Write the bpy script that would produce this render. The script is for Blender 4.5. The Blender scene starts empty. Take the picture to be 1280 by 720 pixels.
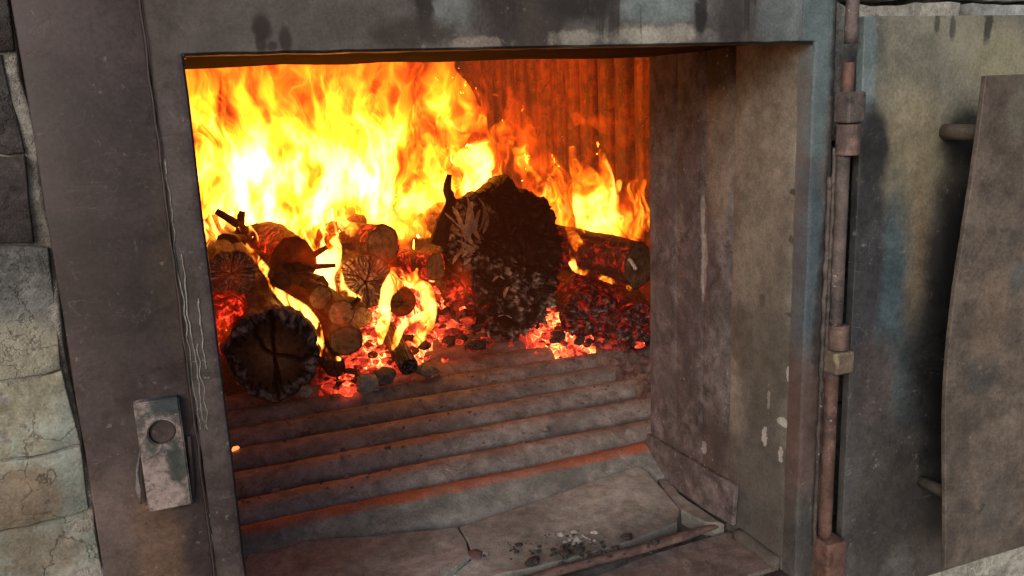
import bpy, bmesh, math, random
import numpy as np
from mathutils import Vector, Matrix, noise as mn
R_ = math.radians
sc = bpy.context.scene
COL = sc.collection
rnd = random.Random(7)

# ------------------------------------------------------------------ camera
CAM = np.array([-0.0223780, -0.9789342, 0.7512880])
YAW, PITCH, ROLL, FPX = 0.3686703, -0.2235465, -0.0409712, 1065.355

def cam_axes():
    f = np.array([math.sin(YAW)*math.cos(PITCH), math.cos(YAW)*math.cos(PITCH), math.sin(PITCH)])
    r = np.array([math.cos(YAW), -math.sin(YAW), 0.0])
    u = np.cross(r, f)
    return (math.cos(ROLL)*r + math.sin(ROLL)*u, -math.sin(ROLL)*r + math.cos(ROLL)*u, f)
AR, AU, AF = cam_axes()
cd = bpy.data.cameras.new('camera'); cam = bpy.data.objects.new('camera', cd); COL.objects.link(cam)
cam.matrix_world = Matrix(((AR[0], AU[0], -AF[0], CAM[0]), (AR[1], AU[1], -AF[1], CAM[1]),
                           (AR[2], AU[2], -AF[2], CAM[2]), (0, 0, 0, 1)))
cd.sensor_width = 36; cd.lens = FPX/1280*36; cd.clip_start = 0.01; cd.clip_end = 500
sc.camera = cam

# ------------------------------------------------------------------ light
SUN_DIR = Vector((0.60, 0.72, -0.40)).normalized()          # direction the light travels
el = math.asin(-SUN_DIR.z); az = math.atan2(-SUN_DIR.x, -SUN_DIR.y)
w = bpy.data.worlds.new('World'); sc.world = w; w.use_nodes = True
wn = w.node_tree; bg = wn.nodes['Background']
sky = wn.nodes.new('ShaderNodeTexSky'); sky.sky_type = 'NISHITA'; sky.sun_disc = False
sky.sun_elevation = el; sky.sun_rotation = az % (2*math.pi); sky.dust_density = 3.0; sky.air_density = 1.0
wn.links.new(sky.outputs[0], bg.inputs[0]); bg.inputs[1].default_value = 0.125
sd = bpy.data.lights.new('sun', 'SUN'); sd.energy = 1.0; sd.angle = R_(24); sd.color = (0.98, 0.985, 1.0)
so = bpy.data.objects.new('sun', sd); COL.objects.link(so)
so.rotation_euler = SUN_DIR.to_track_quat('-Z', 'Y').to_euler()
sc.view_settings.view_transform = 'Standard'; sc.view_settings.look = 'None'
sc.view_settings.exposure = 0.0; sc.view_settings.gamma = 1.0; sc.view_settings.use_curve_mapping = False
sc.render.engine = 'CYCLES'
cy = sc.cycles
cy.max_bounces = 5; cy.diffuse_bounces = 3; cy.glossy_bounces = 2; cy.transmission_bounces = 2; cy.volume_bounces = 0
cy.transparent_max_bounces = 48; cy.sample_clamp_indirect = 6.0; cy.sample_clamp_direct = 0
cy.use_denoising = True; cy.volume_step_rate = 1.0; cy.volume_max_steps = 512
try: cy.denoiser = 'OPENIMAGEDENOISE'
except Exception: pass
cy.use_adaptive_sampling = False

# ------------------------------------------------------------------ geometry helpers
def ray(px, py):
    d = AF + AR*((px-640)/FPX) - AU*((py-360)/FPX)
    return d
def at(px, py, x=None, y=None, z=None):
    """point of the place seen at a photo pixel, on the plane x=, y= or z= ."""
    d = ray(px, py)
    t = (x-CAM[0])/d[0] if x is not None else (y-CAM[1])/d[1] if y is not None else (z-CAM[2])/d[2]
    return Vector(CAM + t*d)
def mpp(P):
    return float(np.dot(np.array(P)-CAM, AF))/FPX            # metres per photo pixel at P
def nz(x, y, z, s=1.0, seed=0.0):
    return mn.noise(Vector((x*s+seed*13.1, y*s-seed*7.7, z*s+seed*3.3)))
def fbm(x, y, z, s=1.0, seed=0.0, o=4):
    return mn.fractal(Vector((x*s+seed*13.1, y*s-seed*7.7, z*s+seed*3.3)), 1.0, 2.0, o)

def link(name, me, mats=None, parent=None, smooth=True):
    o = bpy.data.objects.new(name, me); COL.objects.link(o)
    for m in (mats if isinstance(mats, (list, tuple)) else [mats] if mats else []): me.materials.append(m)
    if smooth:
        for p in me.polygons: p.use_smooth = True
    if parent: o.parent = parent
    return o
def from_bm(name, bm, mats=None, parent=None, smooth=False):
    bm.normal_update()
    me = bpy.data.meshes.new(name); bm.to_mesh(me); bm.free()
    return link(name, me, mats, parent, smooth)
def tag(o, label=None, cat=None, group=None, kind=None):
    if label: o['label'] = label
    if cat: o['category'] = cat
    if group: o['group'] = group
    if kind: o['kind'] = kind
    return o
def empty(name, loc=(0, 0, 0)):
    o = bpy.data.objects.new(name, None); COL.objects.link(o); o.empty_display_size = 0.05
    return o                                               # children keep world coordinates
def box_bm(x0, x1, y0, y1, z0, z1, bevel=0.0, cuts=0, bm=None, seg=2):
    own = bm is None
    bm = bm or bmesh.new()
    r = bmesh.ops.create_cube(bm, size=1.0)
    vs = r['verts']
    for v in vs:
        v.co = Vector((x0+(v.co.x+.5)*(x1-x0), y0+(v.co.y+.5)*(y1-y0), z0+(v.co.z+.5)*(z1-z0)))
    if bevel:
        es = list({e for v in vs for e in v.link_edges})
        bmesh.ops.bevel(bm, geom=es, offset=bevel, segments=seg, profile=0.5, affect='EDGES')
    return bm
def grid_box(x0, x1, y0, y1, z0, z1, step, amp, seed, scale=20.0, bevel=0.004, keep=None):
    """box with a cut-up skin whose faces and edges wander a little"""
    bm = box_bm(x0, x1, y0, y1, z0, z1, bevel)
    for ax in range(3):
        lo, hi = (x0, x1, y0, y1, z0, z1)[ax*2:ax*2+2]
        n = max(1, int(round((hi-lo)/step)))
        for k in range(1, n):
            c = lo+(hi-lo)*k/n
            co = [0, 0, 0]; co[ax] = c; no = [0, 0, 0]; no[ax] = 1
            bmesh.ops.bisect_plane(bm, geom=bm.verts[:]+bm.edges[:]+bm.faces[:], plane_co=co, plane_no=no)
    for v in bm.verts:
        p = v.co.copy()
        v.co += amp*Vector((fbm(*p, scale, seed), fbm(*p, scale, seed+5), fbm(*p, scale, seed+9)))
    return bm
def prism_bm(pts, z0, z1, step=None, amp=0.0, seed=0, bevel=0.0, scale=18):
    """slab standing on a polygon given as (x, y); z1 may be a function of (x, y)"""
    bm = bmesh.new()
    zt = z1 if callable(z1) else (lambda x, y: z1)
    n = len(pts)
    top = [bm.verts.new((x, y, 1.0)) for x, y in pts]; bot = [bm.verts.new((x, y, 0.0)) for x, y in pts]
    bm.faces.new(top); bm.faces.new(bot[::-1])
    for i in range(n): bm.faces.new((top[i], bot[i], bot[(i+1) % n], top[(i+1) % n]))
    bmesh.ops.recalc_face_normals(bm, faces=bm.faces[:])
    if step:
        xs = [p[0] for p in pts]; ys = [p[1] for p in pts]
        for ax, lo, hi in ((0, min(xs), max(xs)), (1, min(ys), max(ys))):
            m = int((hi-lo)/step)
            for k in range(1, m+1):
                co = [0, 0, 0]; co[ax] = lo+(hi-lo)*k/(m+1); no = [0, 0, 0]; no[ax] = 1
                bmesh.ops.bisect_plane(bm, geom=bm.verts[:]+bm.edges[:]+bm.faces[:], plane_co=co, plane_no=no)
    for v in bm.verts:
        x, y, t = v.co
        v.co.z = zt(x, y) if t > .5 else z0
        if t > .5: v.co.z += amp*fbm(x, y, 0, scale, seed)
        v.co.x += amp*.8*nz(x, y, t, scale*1.6, seed+2); v.co.y += amp*.8*nz(x, y, t, scale*1.6, seed+4)
    if bevel:
        es = [e for e in bm.edges if len(e.link_faces) == 2 and e.calc_face_angle(0) > 0.7 and min(v.co.z for v in e.verts) > z0+1e-4]
        bmesh.ops.bevel(bm, geom=es, offset=bevel, segments=2, profile=.5, affect='EDGES')
    return bm
def tube_bm(path, radii, seg=12, caps=True, bm=None, flat=1.0, amp=0.0, seed=0):
    bm = bm or bmesh.new()
    P = [Vector(p) for p in path]; rings = []
    up = Vector((0.31, 0.17, 0.93))
    for i, p in enumerate(P):
        d = (P[min(i+1, len(P)-1)]-P[max(i-1, 0)]).normalized()
        a = d.cross(up)
        if a.length < 0.05: a = d.cross(Vector((1, 0, 0)))
        a.normalize(); b = a.cross(d).normalized()
        r = radii[i] if isinstance(radii, (list, tuple)) else radii
        ring = []
        for k in range(seg):
            t = 2*math.pi*k/seg
            q = a*math.cos(t)+b*(math.sin(t)*flat)
            rr = r*(1+amp*nz(q.x*1.3+p.x*9, q.y*1.3+p.y*9, q.z*1.3+p.z*9, 1.6, seed))
            ring.append(bm.verts.new(p+q*rr))
        rings.append(ring)
    for i in range(len(rings)-1):
        for k in range(seg):
            bm.faces.new((rings[i][k], rings[i][(k+1) % seg], rings[i+1][(k+1) % seg], rings[i+1][k]))
    if caps:
        bm.faces.new(rings[0][::-1]); bm.faces.new(rings[-1])
    bmesh.ops.recalc_face_normals(bm, faces=bm.faces[:])
    return bm
def lerp_path(pts, n):
    """Catmull-Rom through tuples of any length"""
    P = [np.array(p, float) for p in pts]
    out = []
    m = len(P)-1
    for i in range(n):
        t = i/(n-1)*m; k = min(int(t), m-1); u = t-k
        p0, p1, p2, p3 = P[max(k-1, 0)], P[k], P[k+1], P[min(k+2, m)]
        out.append(.5*((2*p1)+(-p0+p2)*u+(2*p0-5*p1+4*p2-p3)*u*u+(-p0+3*p1-3*p2+p3)*u**3))
    return out

# ------------------------------------------------------------------ material helpers
class NT:
    def __init__(s, name):
        s.m = bpy.data.materials.new(name); s.m.use_nodes = True
        s.t = s.m.node_tree; s.t.nodes.clear()
        s.out = s.t.nodes.new('ShaderNodeOutputMaterial')
        s.geo = None; s.tc = None
    def n(s, typ, **kw):
        nd = s.t.nodes.new(typ)
        for k, v in kw.items(): setattr(nd, k, v)
        return nd
    def l(s, a, b): s.t.links.new(a, b)
    def put(s, sock, v):
        if v is None: return
        if isinstance(v, bpy.types.NodeSocket): s.l(v, sock)
        elif isinstance(v, (tuple, list)) and sock.type == 'RGBA' and len(v) == 3: sock.default_value = (*v, 1)
        else: sock.default_value = v
    def pos(s):
        if not s.geo: s.geo = s.n('ShaderNodeNewGeometry')
        return s.geo.outputs['Position']
    def objco(s):
        if not s.tc: s.tc = s.n('ShaderNodeTexCoord')
        return s.tc.outputs['Object']
    def math(s, op, a, b=None, c=None, clamp=False):
        nd = s.n('ShaderNodeMath', operation=op, use_clamp=clamp)
        s.put(nd.inputs[0], a); s.put(nd.inputs[1], b)
        if c is not None: s.put(nd.inputs[2], c)
        return nd.outputs[0]
    def vmath(s, op, a, b=None, scale=None):
        nd = s.n('ShaderNodeVectorMath', operation=op)
        s.put(nd.inputs[0], a); s.put(nd.inputs[1], b)
        if scale is not None: s.put(nd.inputs['Scale'], scale)
        return nd.outputs['Value'] if op in ('LENGTH', 'DOT_PRODUCT', 'DISTANCE') else nd.outputs[0]
    def mapv(s, v, scale=(1, 1, 1), loc=(0, 0, 0)):
        nd = s.n('ShaderNodeMapping'); s.put(nd.inputs[0], v)
        nd.inputs['Scale'].default_value = scale; nd.inputs['Location'].default_value = loc
        return nd.outputs[0]
    def noise(s, v, scale, detail=4, rough=.55, dist=0.0, color=False):
        nd = s.n('ShaderNodeTexNoise'); s.put(nd.inputs['Vector'], v)
        nd.inputs['Scale'].default_value = scale; nd.inputs['Detail'].default_value = detail
        nd.inputs['Roughness'].default_value = rough; nd.inputs['Distortion'].default_value = dist
        return nd.outputs[1 if color else 0]
    def voro(s, v, scale, feature='F1', out='Distance', rand=1.0):
        nd = s.n('ShaderNodeTexVoronoi', feature=feature); s.put(nd.inputs['Vector'], v)
        nd.inputs['Scale'].default_value = scale; nd.inputs['Randomness'].default_value = rand
        return nd.outputs[out]
    def step(s, v, a, b, lo=0.0, hi=1.0, smooth=True):
        nd = s.n('ShaderNodeMapRange', interpolation_type='SMOOTHSTEP' if smooth else 'LINEAR')
        s.put(nd.inputs['Value'], v)
        for k, q in (('From Min', a), ('From Max', b), ('To Min', lo), ('To Max', hi)): s.put(nd.inputs[k], q)
        return nd.outputs[0]
    def mix(s, f, a, b, blend='MIX'):
        nd = s.n('ShaderNodeMix', data_type='RGBA', blend_type=blend)
        s.put(nd.inputs[0], f); s.put(nd.inputs[6], a); s.put(nd.inputs[7], b)
        return nd.outputs[2]
    def ramp(s, v, stops):
        nd = s.n('ShaderNodeValToRGB'); s.put(nd.inputs[0], v)
        e = nd.color_ramp.elements
        while len(e) < len(stops): e.new(.5)
        for q, (p, c) in zip(e, stops): q.position = p; q.color = (*c, 1)
        return nd.outputs[0]
    def blob(s, c, r, soft=.35, v=None, wob=0.12, wscale=9.0):
        """0..1 stain: ellipsoid round c with radii r and a wandering edge"""
        p = v or s.pos()
        q = s.vmath('DIVIDE', s.vmath('SUBTRACT', p, tuple(c)), tuple(r))
        d = s.vmath('LENGTH', q)
        n_ = s.noise(p, wscale, 4, .6)
        d = s.math('ADD', d, s.math('MULTIPLY', s.math('SUBTRACT', n_, .5), wob*6))
        return s.step(d, 1-soft, 1+soft, 1, 0)
    def attr(s, name, out='Fac'):
        nd = s.n('ShaderNodeAttribute'); nd.attribute_name = name
        return nd.outputs[out]
    def bsdf(s, color, rough=.8, bump=None, bstr=.4, bdist=.004, metal=0.0, emis=None, estr=0.0, spec=.4):
        b = s.n('ShaderNodeBsdfPrincipled')
        s.put(b.inputs['Base Color'], color); s.put(b.inputs['Roughness'], rough); s.put(b.inputs['Metallic'], metal)
        s.put(b.inputs['Specular IOR Level'], spec)
        if bump is not None:
            bn = s.n('ShaderNodeBump'); bn.inputs['Strength'].default_value = bstr; bn.inputs['Distance'].default_value = bdist
            s.put(bn.inputs['Height'], bump); s.l(bn.outputs[0], b.inputs['Normal'])
        if emis is not None:
            s.put(b.inputs['Emission Color'], emis); s.put(b.inputs['Emission Strength'], estr)
        s.l(b.outputs[0], s.out.inputs[0])
        return s.m
    def sum(s, *a):
        r = a[0]
        for q in a[1:]: r = s.math('ADD', r, q)
        return r

def steel(name, c0, c1, c2, stains=(), streak=.5, rough=.62, scale=1.0, bump=.3, speck=0.35, local=False, spec=.4, drips=0.0, dripcol=(.022, .017, .016), con=1.0):
    """scaled, rusted plate: three albedos mixed by cloudy, streaky and fine noise; stains = (mask fn, colour, amount)"""
    t = NT(name); p = t.objco() if local else t.pos()
    big = t.noise(p, 5*scale, 7, .62, .6)
    mid = t.noise(p, 30*scale, 7, .68, .3)
    st = t.noise(t.mapv(p, (50*scale, 50*scale, 4*scale)), 1.0, 5, .6)
    fine = t.noise(p, 260*scale, 4, .72)
    k = t.sum(t.math('MULTIPLY', big, .5), t.math('MULTIPLY', mid, .4), t.math('MULTIPLY', st, .3*streak))
    mu = .45+.15*streak
    col = t.mix(t.step(k, mu-.10/con, mu+.10/con), c0, c1)
    blot = t.step(t.noise(p, 13*scale, 8, .72, 1.2), .53, .64)
    col = t.mix(t.math('MULTIPLY', blot, .8), col, c2)
    lite = t.step(t.noise(p, 21*scale, 8, .75, .8), .60, .72)
    col = t.mix(t.math('MULTIPLY', lite, .45), col, tuple(min(1, 1.9*q+.02) for q in c1))
    for fn, c, a in stains:
        col = t.mix(t.math('MULTIPLY', fn(t), a), col, c)
    if drips:
        dn = t.noise(t.mapv(p, (34, 34, 2.2)), 1.0, 6, .65, .4)
        col = t.mix(t.math('MULTIPLY', t.step(dn, .56, .63), drips), col, dripcol)
    col = t.vmath('SCALE', col, scale=t.step(t.sum(fine, t.math('MULTIPLY', mid, .8)), .6, 1.2, .68, 1.32))
    sp = t.math('MULTIPLY', t.step(t.noise(p, 120*scale, 3, .6), .64, .72), speck)
    sp = t.math('MULTIPLY', sp, t.step(t.noise(p, 8*scale, 4, .6), .46, .60))
    col = t.mix(sp, col, (.36, .33, .30))
    sc_ = t.noise(t.vmath('ADD', t.mapv(p, (9, 9, 70)), t.vmath('SCALE', t.noise(p, 6, 2, .5, color=True), scale=9.0)), 1.0, 2, .5)
    scr = t.math('MULTIPLY', t.step(t.math('ABSOLUTE', t.math('SUBTRACT', sc_, .5)), .0, .010, 1, 0), t.step(t.noise(p, 11, 3, .6), .55, .66))
    col = t.mix(t.math('MULTIPLY', scr, .35), col, tuple(min(1, 2.2*q+.03) for q in c1))
    col = t.vmath('SCALE', col, scale=t.step(t.noise(p, 9*scale, 7, .72, .5), .34, .66, .80, 1.20))
    dust = t.math('MULTIPLY', t.step(t.noise(t.mapv(p, (170*scale, 170*scale, 60*scale)), 1.0, 4, .7), .60, .70), t.step(t.noise(p, 12*scale, 5, .65), .48, .66))
    col = t.mix(t.math('MULTIPLY', dust, .55*speck), col, (.30, .28, .27))
    h = t.sum(t.math('MULTIPLY', mid, .8), t.math('MULTIPLY', fine, .12), t.math('MULTIPLY', blot, .3), t.math('MULTIPLY', lite, .15))
    r = t.step(t.sum(mid, t.math('MULTIPLY', fine, .4)), .4, 1.0, rough-.16, rough+.2)
    return t.bsdf(col, r, h, bump, .004, spec=spec)

def rocky(name, cols, scale=1.0, stains=(), bump=.7, rough=.92, dist=.006, crack=0.0):
    t = NT(name); p = t.pos()
    a = t.noise(p, 7*scale, 7, .66, .4); b = t.noise(p, 60*scale, 6, .7); f = t.noise(p, 380*scale, 3, .7)
    n_ = len(cols)
    col = t.ramp(t.step(t.sum(t.math('MULTIPLY', a, .7), t.math('MULTIPLY', b, .3)), .34, .66), [(i/(n_-1), c) for i, c in enumerate(cols)])
    for fn, c, am in stains: col = t.mix(t.math('MULTIPLY', fn(t), am), col, c)
    col = t.vmath('SCALE', col, scale=t.step(t.sum(f, b), .7, 1.3, .72, 1.25))
    col = t.vmath('SCALE', col, scale=t.step(t.noise(p, 4*scale, 5, .6, .6), .34, .66, .70, 1.28))
    ck = t.step(t.voro(t.vmath('ADD', p, t.vmath('SCALE', t.noise(p, 22*scale, 4, .6, color=True), scale=.16)), 9*scale, 'DISTANCE_TO_EDGE'), 0, .022)
    col = t.vmath('SCALE', col, scale=t.step(t.math('MAXIMUM', ck, t.step(a, .50, .42)), 0, 1, 1-crack, 1))
    pit = t.step(t.noise(p, 130*scale, 2, .5), .30, .40)
    h = t.sum(t.math('MULTIPLY', b, .8), t.math('MULTIPLY', f, .25), t.math('MULTIPLY', ck, .25*crack), t.math('MULTIPLY', pit, .2))
    return t.bsdf(col, rough, h, bump, dist)

# ------------------------------------------------------------------ materials
W_, H_ = 0.80, 0.803
def B(c, r, **k): return lambda t: t.blob(c, r, **k)
def px_blob(px, py, rx, rz, y=-.02, **k):
    P = at(px, py, y=y); m = mpp(P); k.setdefault('wscale', 60 if min(rx, rz) < 16 else 24 if min(rx, rz) < 40 else 10)
    return B(tuple(P), (rx*m, .5, rz*m), **k)

M_PLATE = steel('rusty_face_plate', (.034, .022, .022), (.058, .041, .040), (.038, .023, .022), streak=.4, con=.8, bump=.2, speck=.25, stains=[
    (px_blob(70, 120, 120, 160), (.064, .050, .052), .7), (px_blob(150, 300, 60, 200, wob=.1), (.034, .025, .025), .6),
    (px_blob(130, 660, 60, 70, wob=.2), (.105, .074, .068), .75),
    (px_blob(200, 690, 30, 90, wob=.25), (.15, .085, .05), .5),
    (px_blob(225, 350, 30, 120, wob=.25), (.055, .038, .028), .6)])
M_FACE = steel('sooty_face_plate', (.042, .030, .030), (.074, .058, .057), (.038, .027, .026), streak=.8, drips=.0, stains=[
    (lambda t: t.step(t.vmath('DOT_PRODUCT', t.pos(), (1, 0, 0)), .02, .40), (.115, .112, .108), .55),
    (px_blob(380, 30, 150, 70, wob=.1), (.098, .086, .080), .6),
    (px_blob(560, 10, 34, 30, wob=.1), (.135, .150, .152), .85),
    (px_blob(530, 0, 12, 44, wob=.2), (.020, .014, .012), .95),
    (px_blob(327, 36, 12, 16, wob=.16), (.022, .014, .012), .95), (px_blob(326, 52, 7, 14, wob=.14), (.022, .014, .012), .9), (px_blob(357, 50, 8, 16, wob=.14), (.024, .015, .012), .9), (px_blob(340, 57, 7, 6, wob=.14), (.026, .017, .012), .9),
    (px_blob(520, 42, 62, 20, wob=.3), (.035, .025, .021), .85),
    (px_blob(655, 20, 62, 60, wob=.3), (.034, .024, .022), .9), (px_blob(735, 6, 46, 22, wob=.25), (.020, .016, .016), .95),
    (px_blob(825, 10, 62, 20, wob=.12), (.16, .195, .20), .9), (px_blob(820, 44, 66, 12, wob=.3), (.30, .285, .245), .9),
    (px_blob(720, 50, 30, 12, wob=.3), (.26, .24, .20), .8), (px_blob(600, 54, 40, 8, wob=.4), (.22, .19, .16), .7),
    (px_blob(915, 25, 20, 60, wob=.25), (.040, .033, .033), .9), (px_blob(876, 5, 9, 42, wob=.2), (.018, .015, .016), .95), (px_blob(940, 10, 8, 40, wob=.25), (.05, .04, .036), .9),
    (px_blob(990, 22, 60, 34, wob=.1), (.125, .145, .150), .9), (px_blob(1055, 10, 14, 60, wob=.1), (.02, .017, .017), .9), (px_blob(1040, 240, 11, 190, wob=.15), (.016, .013, .013), .85), (px_blob(1024, 560, 9, 150, wob=.2), (.020, .016, .016), .75),  # last two: soot and the dark hinge gap's shade painted on the post
    (px_blob(1022, 60, 24, 160, wob=.1), (.095, .130, .145), .95), (px_blob(1010, 320, 22, 120, wob=.1), (.065, .095, .118), .85),
    (px_blob(1050, 60, 14, 110, wob=.2), (.014, .012, .012), .9), (px_blob(1024, 420, 10, 130, wob=.2), (.016, .013, .013), .7),
    (px_blob(1008, 540, 22, 90, wob=.25), (.095, .058, .052), .75), (px_blob(1008, 680, 20, 60, wob=.25), (.05, .05, .052), .7),
    (lambda t: t.math('MULTIPLY', t.step(t.noise(t.mapv(t.pos(), (34, 34, 2.2)), 1.0, 6, .65, .4), .57, .62), t.math('MULTIPLY', t.step(t.vmath('DOT_PRODUCT', t.pos(), (1, 0, 0)), .25, .4), t.step(t.vmath('DOT_PRODUCT', t.pos(), (0, 0, 1)), .80, .83))), (.022, .017, .016), .75)])
def jx_blob(px, py, r1, r2, **k):
    P = at(px, py, x=.8); m = mpp(P); k.setdefault('wscale', 110 if max(r1, r2) < 20 else 30 if max(r1, r2) < 60 else 9)
    return B(tuple(P), (.3, r1*m, r2*m), **k)
FLK = [(jx_blob(985, 468, 5, 9, wob=.3, soft=.1), (.46, .45, .43), .75), (jx_blob(975, 568, 5, 9, wob=.35, soft=.1), (.42, .41, .39), .7), (jx_blob(978, 528, 10, 6, wob=.35, soft=.1), (.42, .42, .40), .7), (jx_blob(955, 545, 5, 12, wob=.4, soft=.1), (.36, .35, .34), .8),
       (jx_blob(960, 500, 3, 16, wob=.4, soft=.1), (.33, .32, .31), .7), (jx_blob(880, 560, 5, 9, wob=.4, soft=.1), (.35, .33, .33), .7), (jx_blob(880, 330, 6, 40, wob=.4, soft=.2), (.33, .28, .275), .7), (jx_blob(878, 270, 5, 30, wob=.5, soft=.2), (.30, .27, .26), .6), (jx_blob(930, 435, 10, 9, wob=.3), (.14, .085, .06), .7)]
M_JAMB = steel('rusty_jamb_strip', (.084, .072, .075), (.145, .128, .132), (.050, .042, .042), rough=.85, spec=.1, streak=.2, con=1.4, stains=[(jx_blob(900, 170, 30, 120, wob=.15), (.20, .165, .13), .7), (jx_blob(900, 70, 40, 45, wob=.12), (.03, .022, .019), .8), (jx_blob(895, 600, 40, 90, wob=.2), (.085, .062, .058), .7)]+FLK, speck=.8)  # dark top stain paints the lintel's shadow on the strip
M_JAMB_RED = steel('reddened_jamb_strip', (.085, .068, .071), (.145, .122, .127), (.055, .043, .045), rough=.85, spec=.1, streak=.2, con=1.3, stains=FLK, speck=.8)
M_RENDER = rocky('tan_fireclay_render', [(.15, .132, .112), (.20, .178, .150), (.235, .21, .178)], .8, stains=[
    (jx_blob(960, 480, 60, 120, wob=.14), (.105, .100, .086), .9), (jx_blob(940, 620, 80, 110, wob=.12), (.070, .066, .062), .95), (jx_blob(925, 420, 24, 50, wob=.25), (.085, .072, .062), .8),
    (jx_blob(900, 90, 44, 50, wob=.08, soft=.6), (.055, .042, .035), .85), (jx_blob(975, 330, 14, 20, wob=.3), (.12, .11, .10), .6), (jx_blob(952, 375, 6, 8, wob=.2), (.06, .05, .045), .7),  # first blob paints the soft lintel shadow
    (jx_blob(993, 240, 10, 4, wob=.3), (.04, .035, .03), .8), (jx_blob(990, 395, 14, 3, wob=.35), (.045, .04, .034), .7), (jx_blob(988, 300, 4, 5, wob=.3), (.05, .045, .04), .7)]+FLK[:5], bump=.22)
M_HINGE = steel('worn_hinge_steel', (.085, .052, .045), (.170, .112, .098), (.055, .042, .040), streak=.3, scale=1.6, speck=.9)
M_HINGE_RED = steel('red_rusted_hinge', (.085, .045, .036), (.145, .078, .060), (.06, .04, .036), streak=.3, scale=1.6)
M_BRONZE = steel('brazed_hinge_patch', (.13, .10, .075), (.40, .34, .22), (.09, .065, .055), streak=.2, scale=2.5, con=1.5)
M_PIPE = steel('dark_hinge_pipe', (.050, .040, .039), (.115, .090, .086), (.03, .025, .024), streak=.4, scale=1.3, speck=1.0)
M_PIPE_PINK = steel('pink_rusted_pipe', (.095, .050, .040), (.170, .098, .082), (.045, .03, .026), streak=.4, scale=1.3, speck=1.0)
M_BRACKET = steel('green_black_bracket', (.10, .085, .082), (.29, .225, .21), (.040, .052, .050), streak=.2, scale=2.4, speck=.9, con=2.0, stains=[
    (px_blob(212, 510, 30, 14, y=-.045, wob=.2), (.030, .040, .042), .95), (px_blob(222, 580, 12, 28, y=-.038, wob=.35), (.032, .042, .038), .9), (px_blob(190, 560, 8, 10, y=-.038, wob=.3), (.04, .05, .046), .8)])
M_DOOR = steel('heat_tinted_door', (.060, .061, .062), (.098, .096, .092), (.046, .045, .046), streak=.5, scale=.8, bump=.3, stains=[
    (px_blob(1190, 110, 150, 120, wob=.12), (.215, .205, .155), .9),
    (px_blob(1150, 90, 70, 70, wob=.25), (.17, .165, .14), .7),
    (px_blob(1130, 210, 58, 110, wob=.12), (.215, .190, .132), .9),
    (px_blob(1142, 330, 24, 90, soft=.6, wob=.12), (.19, .152, .105), .85),
    (px_blob(1255, 75, 60, 36, wob=.2), (.21, .20, .13), .65),
    (px_blob(1078, 80, 18, 90, wob=.1), (.15, .20, .215), .95),
    (px_blob(1108, 360, 28, 120, soft=.6, wob=.12), (.055, .090, .112), .9), (px_blob(1130, 480, 28, 80, soft=.6, wob=.14), (.045, .072, .090), .75),
    (px_blob(1078, 330, 28, 170, wob=.08), (.038, .039, .046), .95), (px_blob(1090, 190, 22, 40, wob=.08), (.022, .023, .026), .9), (px_blob(1083, 185, 20, 44, soft=.6, wob=.12), (.024, .025, .028), .95),
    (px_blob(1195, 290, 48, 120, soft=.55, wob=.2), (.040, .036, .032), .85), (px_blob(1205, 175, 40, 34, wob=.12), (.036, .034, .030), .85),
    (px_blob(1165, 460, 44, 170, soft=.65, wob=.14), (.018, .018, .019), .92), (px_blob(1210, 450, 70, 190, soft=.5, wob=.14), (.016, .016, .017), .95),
    (px_blob(1086, 480, 36, 60, wob=.2), (.080, .060, .060), .75),
    (px_blob(1100, 620, 60, 110, wob=.15), (.046, .041, .041), .9), (px_blob(1165, 690, 40, 60, wob=.2), (.075, .062, .058), .8), (px_blob(1060, 560, 20, 130, wob=.15), (.062, .060, .064), .7),
    (px_blob(1187, 36, 5, 14, wob=.25), (.04, .04, .035), .8), (px_blob(1232, 34, 7, 18, wob=.3), (.03, .03, .027), .9), (px_blob(1168, 30, 4, 10, wob=.3), (.04, .04, .035), .8)])
M_SHIELD = steel('bowed_heat_shield', (.090, .073, .062), (.130, .104, .086), (.072, .063, .057), streak=.6, scale=.8, bump=.2, speck=.2, stains=[
    (px_blob(1236, 470, 24, 26, y=-.13, wob=.2), (.075, .072, .068), .85), (px_blob(1275, 345, 16, 22, y=-.13, wob=.3), (.075, .078, .074), .8),
    (px_blob(1240, 640, 30, 40, y=-.13, wob=.3), (.085, .076, .07), .7), (px_blob(1270, 130, 20, 40, y=-.13, wob=.2), (.135, .125, .10), .7),
    (px_blob(1245, 400, 26, 60, y=-.13, wob=.1), (.175, .125, .095), .6)])
M_TUBE = steel('rusted_water_tube', (.075, .020, .010), (.230, .060, .022), (.020, .008, .006), streak=1.6, scale=.9, con=1.5, speck=.9)
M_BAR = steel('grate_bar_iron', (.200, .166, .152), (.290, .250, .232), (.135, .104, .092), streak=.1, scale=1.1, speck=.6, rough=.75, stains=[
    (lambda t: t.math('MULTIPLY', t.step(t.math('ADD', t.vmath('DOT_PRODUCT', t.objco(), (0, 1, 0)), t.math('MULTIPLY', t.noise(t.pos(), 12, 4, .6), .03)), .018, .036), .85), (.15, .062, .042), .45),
    (lambda t: t.step(t.vmath('DOT_PRODUCT', t.objco(), (0, 1, 0)), -.040, -.050), (.03, .022, .02), .8)])  # dark front band paints the shade of the gap between bars
M_BEAM = steel('front_beam_iron', (.145, .136, .126), (.205, .193, .18), (.24, .226, .21), streak=.1, scale=1.0, speck=.3, rough=.8, stains=[
    (lambda t: t.math('MULTIPLY', t.step(t.vmath('DOT_PRODUCT', t.pos(), (0, 0, 1)), .046, .052), t.step(t.noise(t.pos(), 14, 4, .6), .3, .6, .5, 1)), (.34, .085, .035), .95)])
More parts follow.
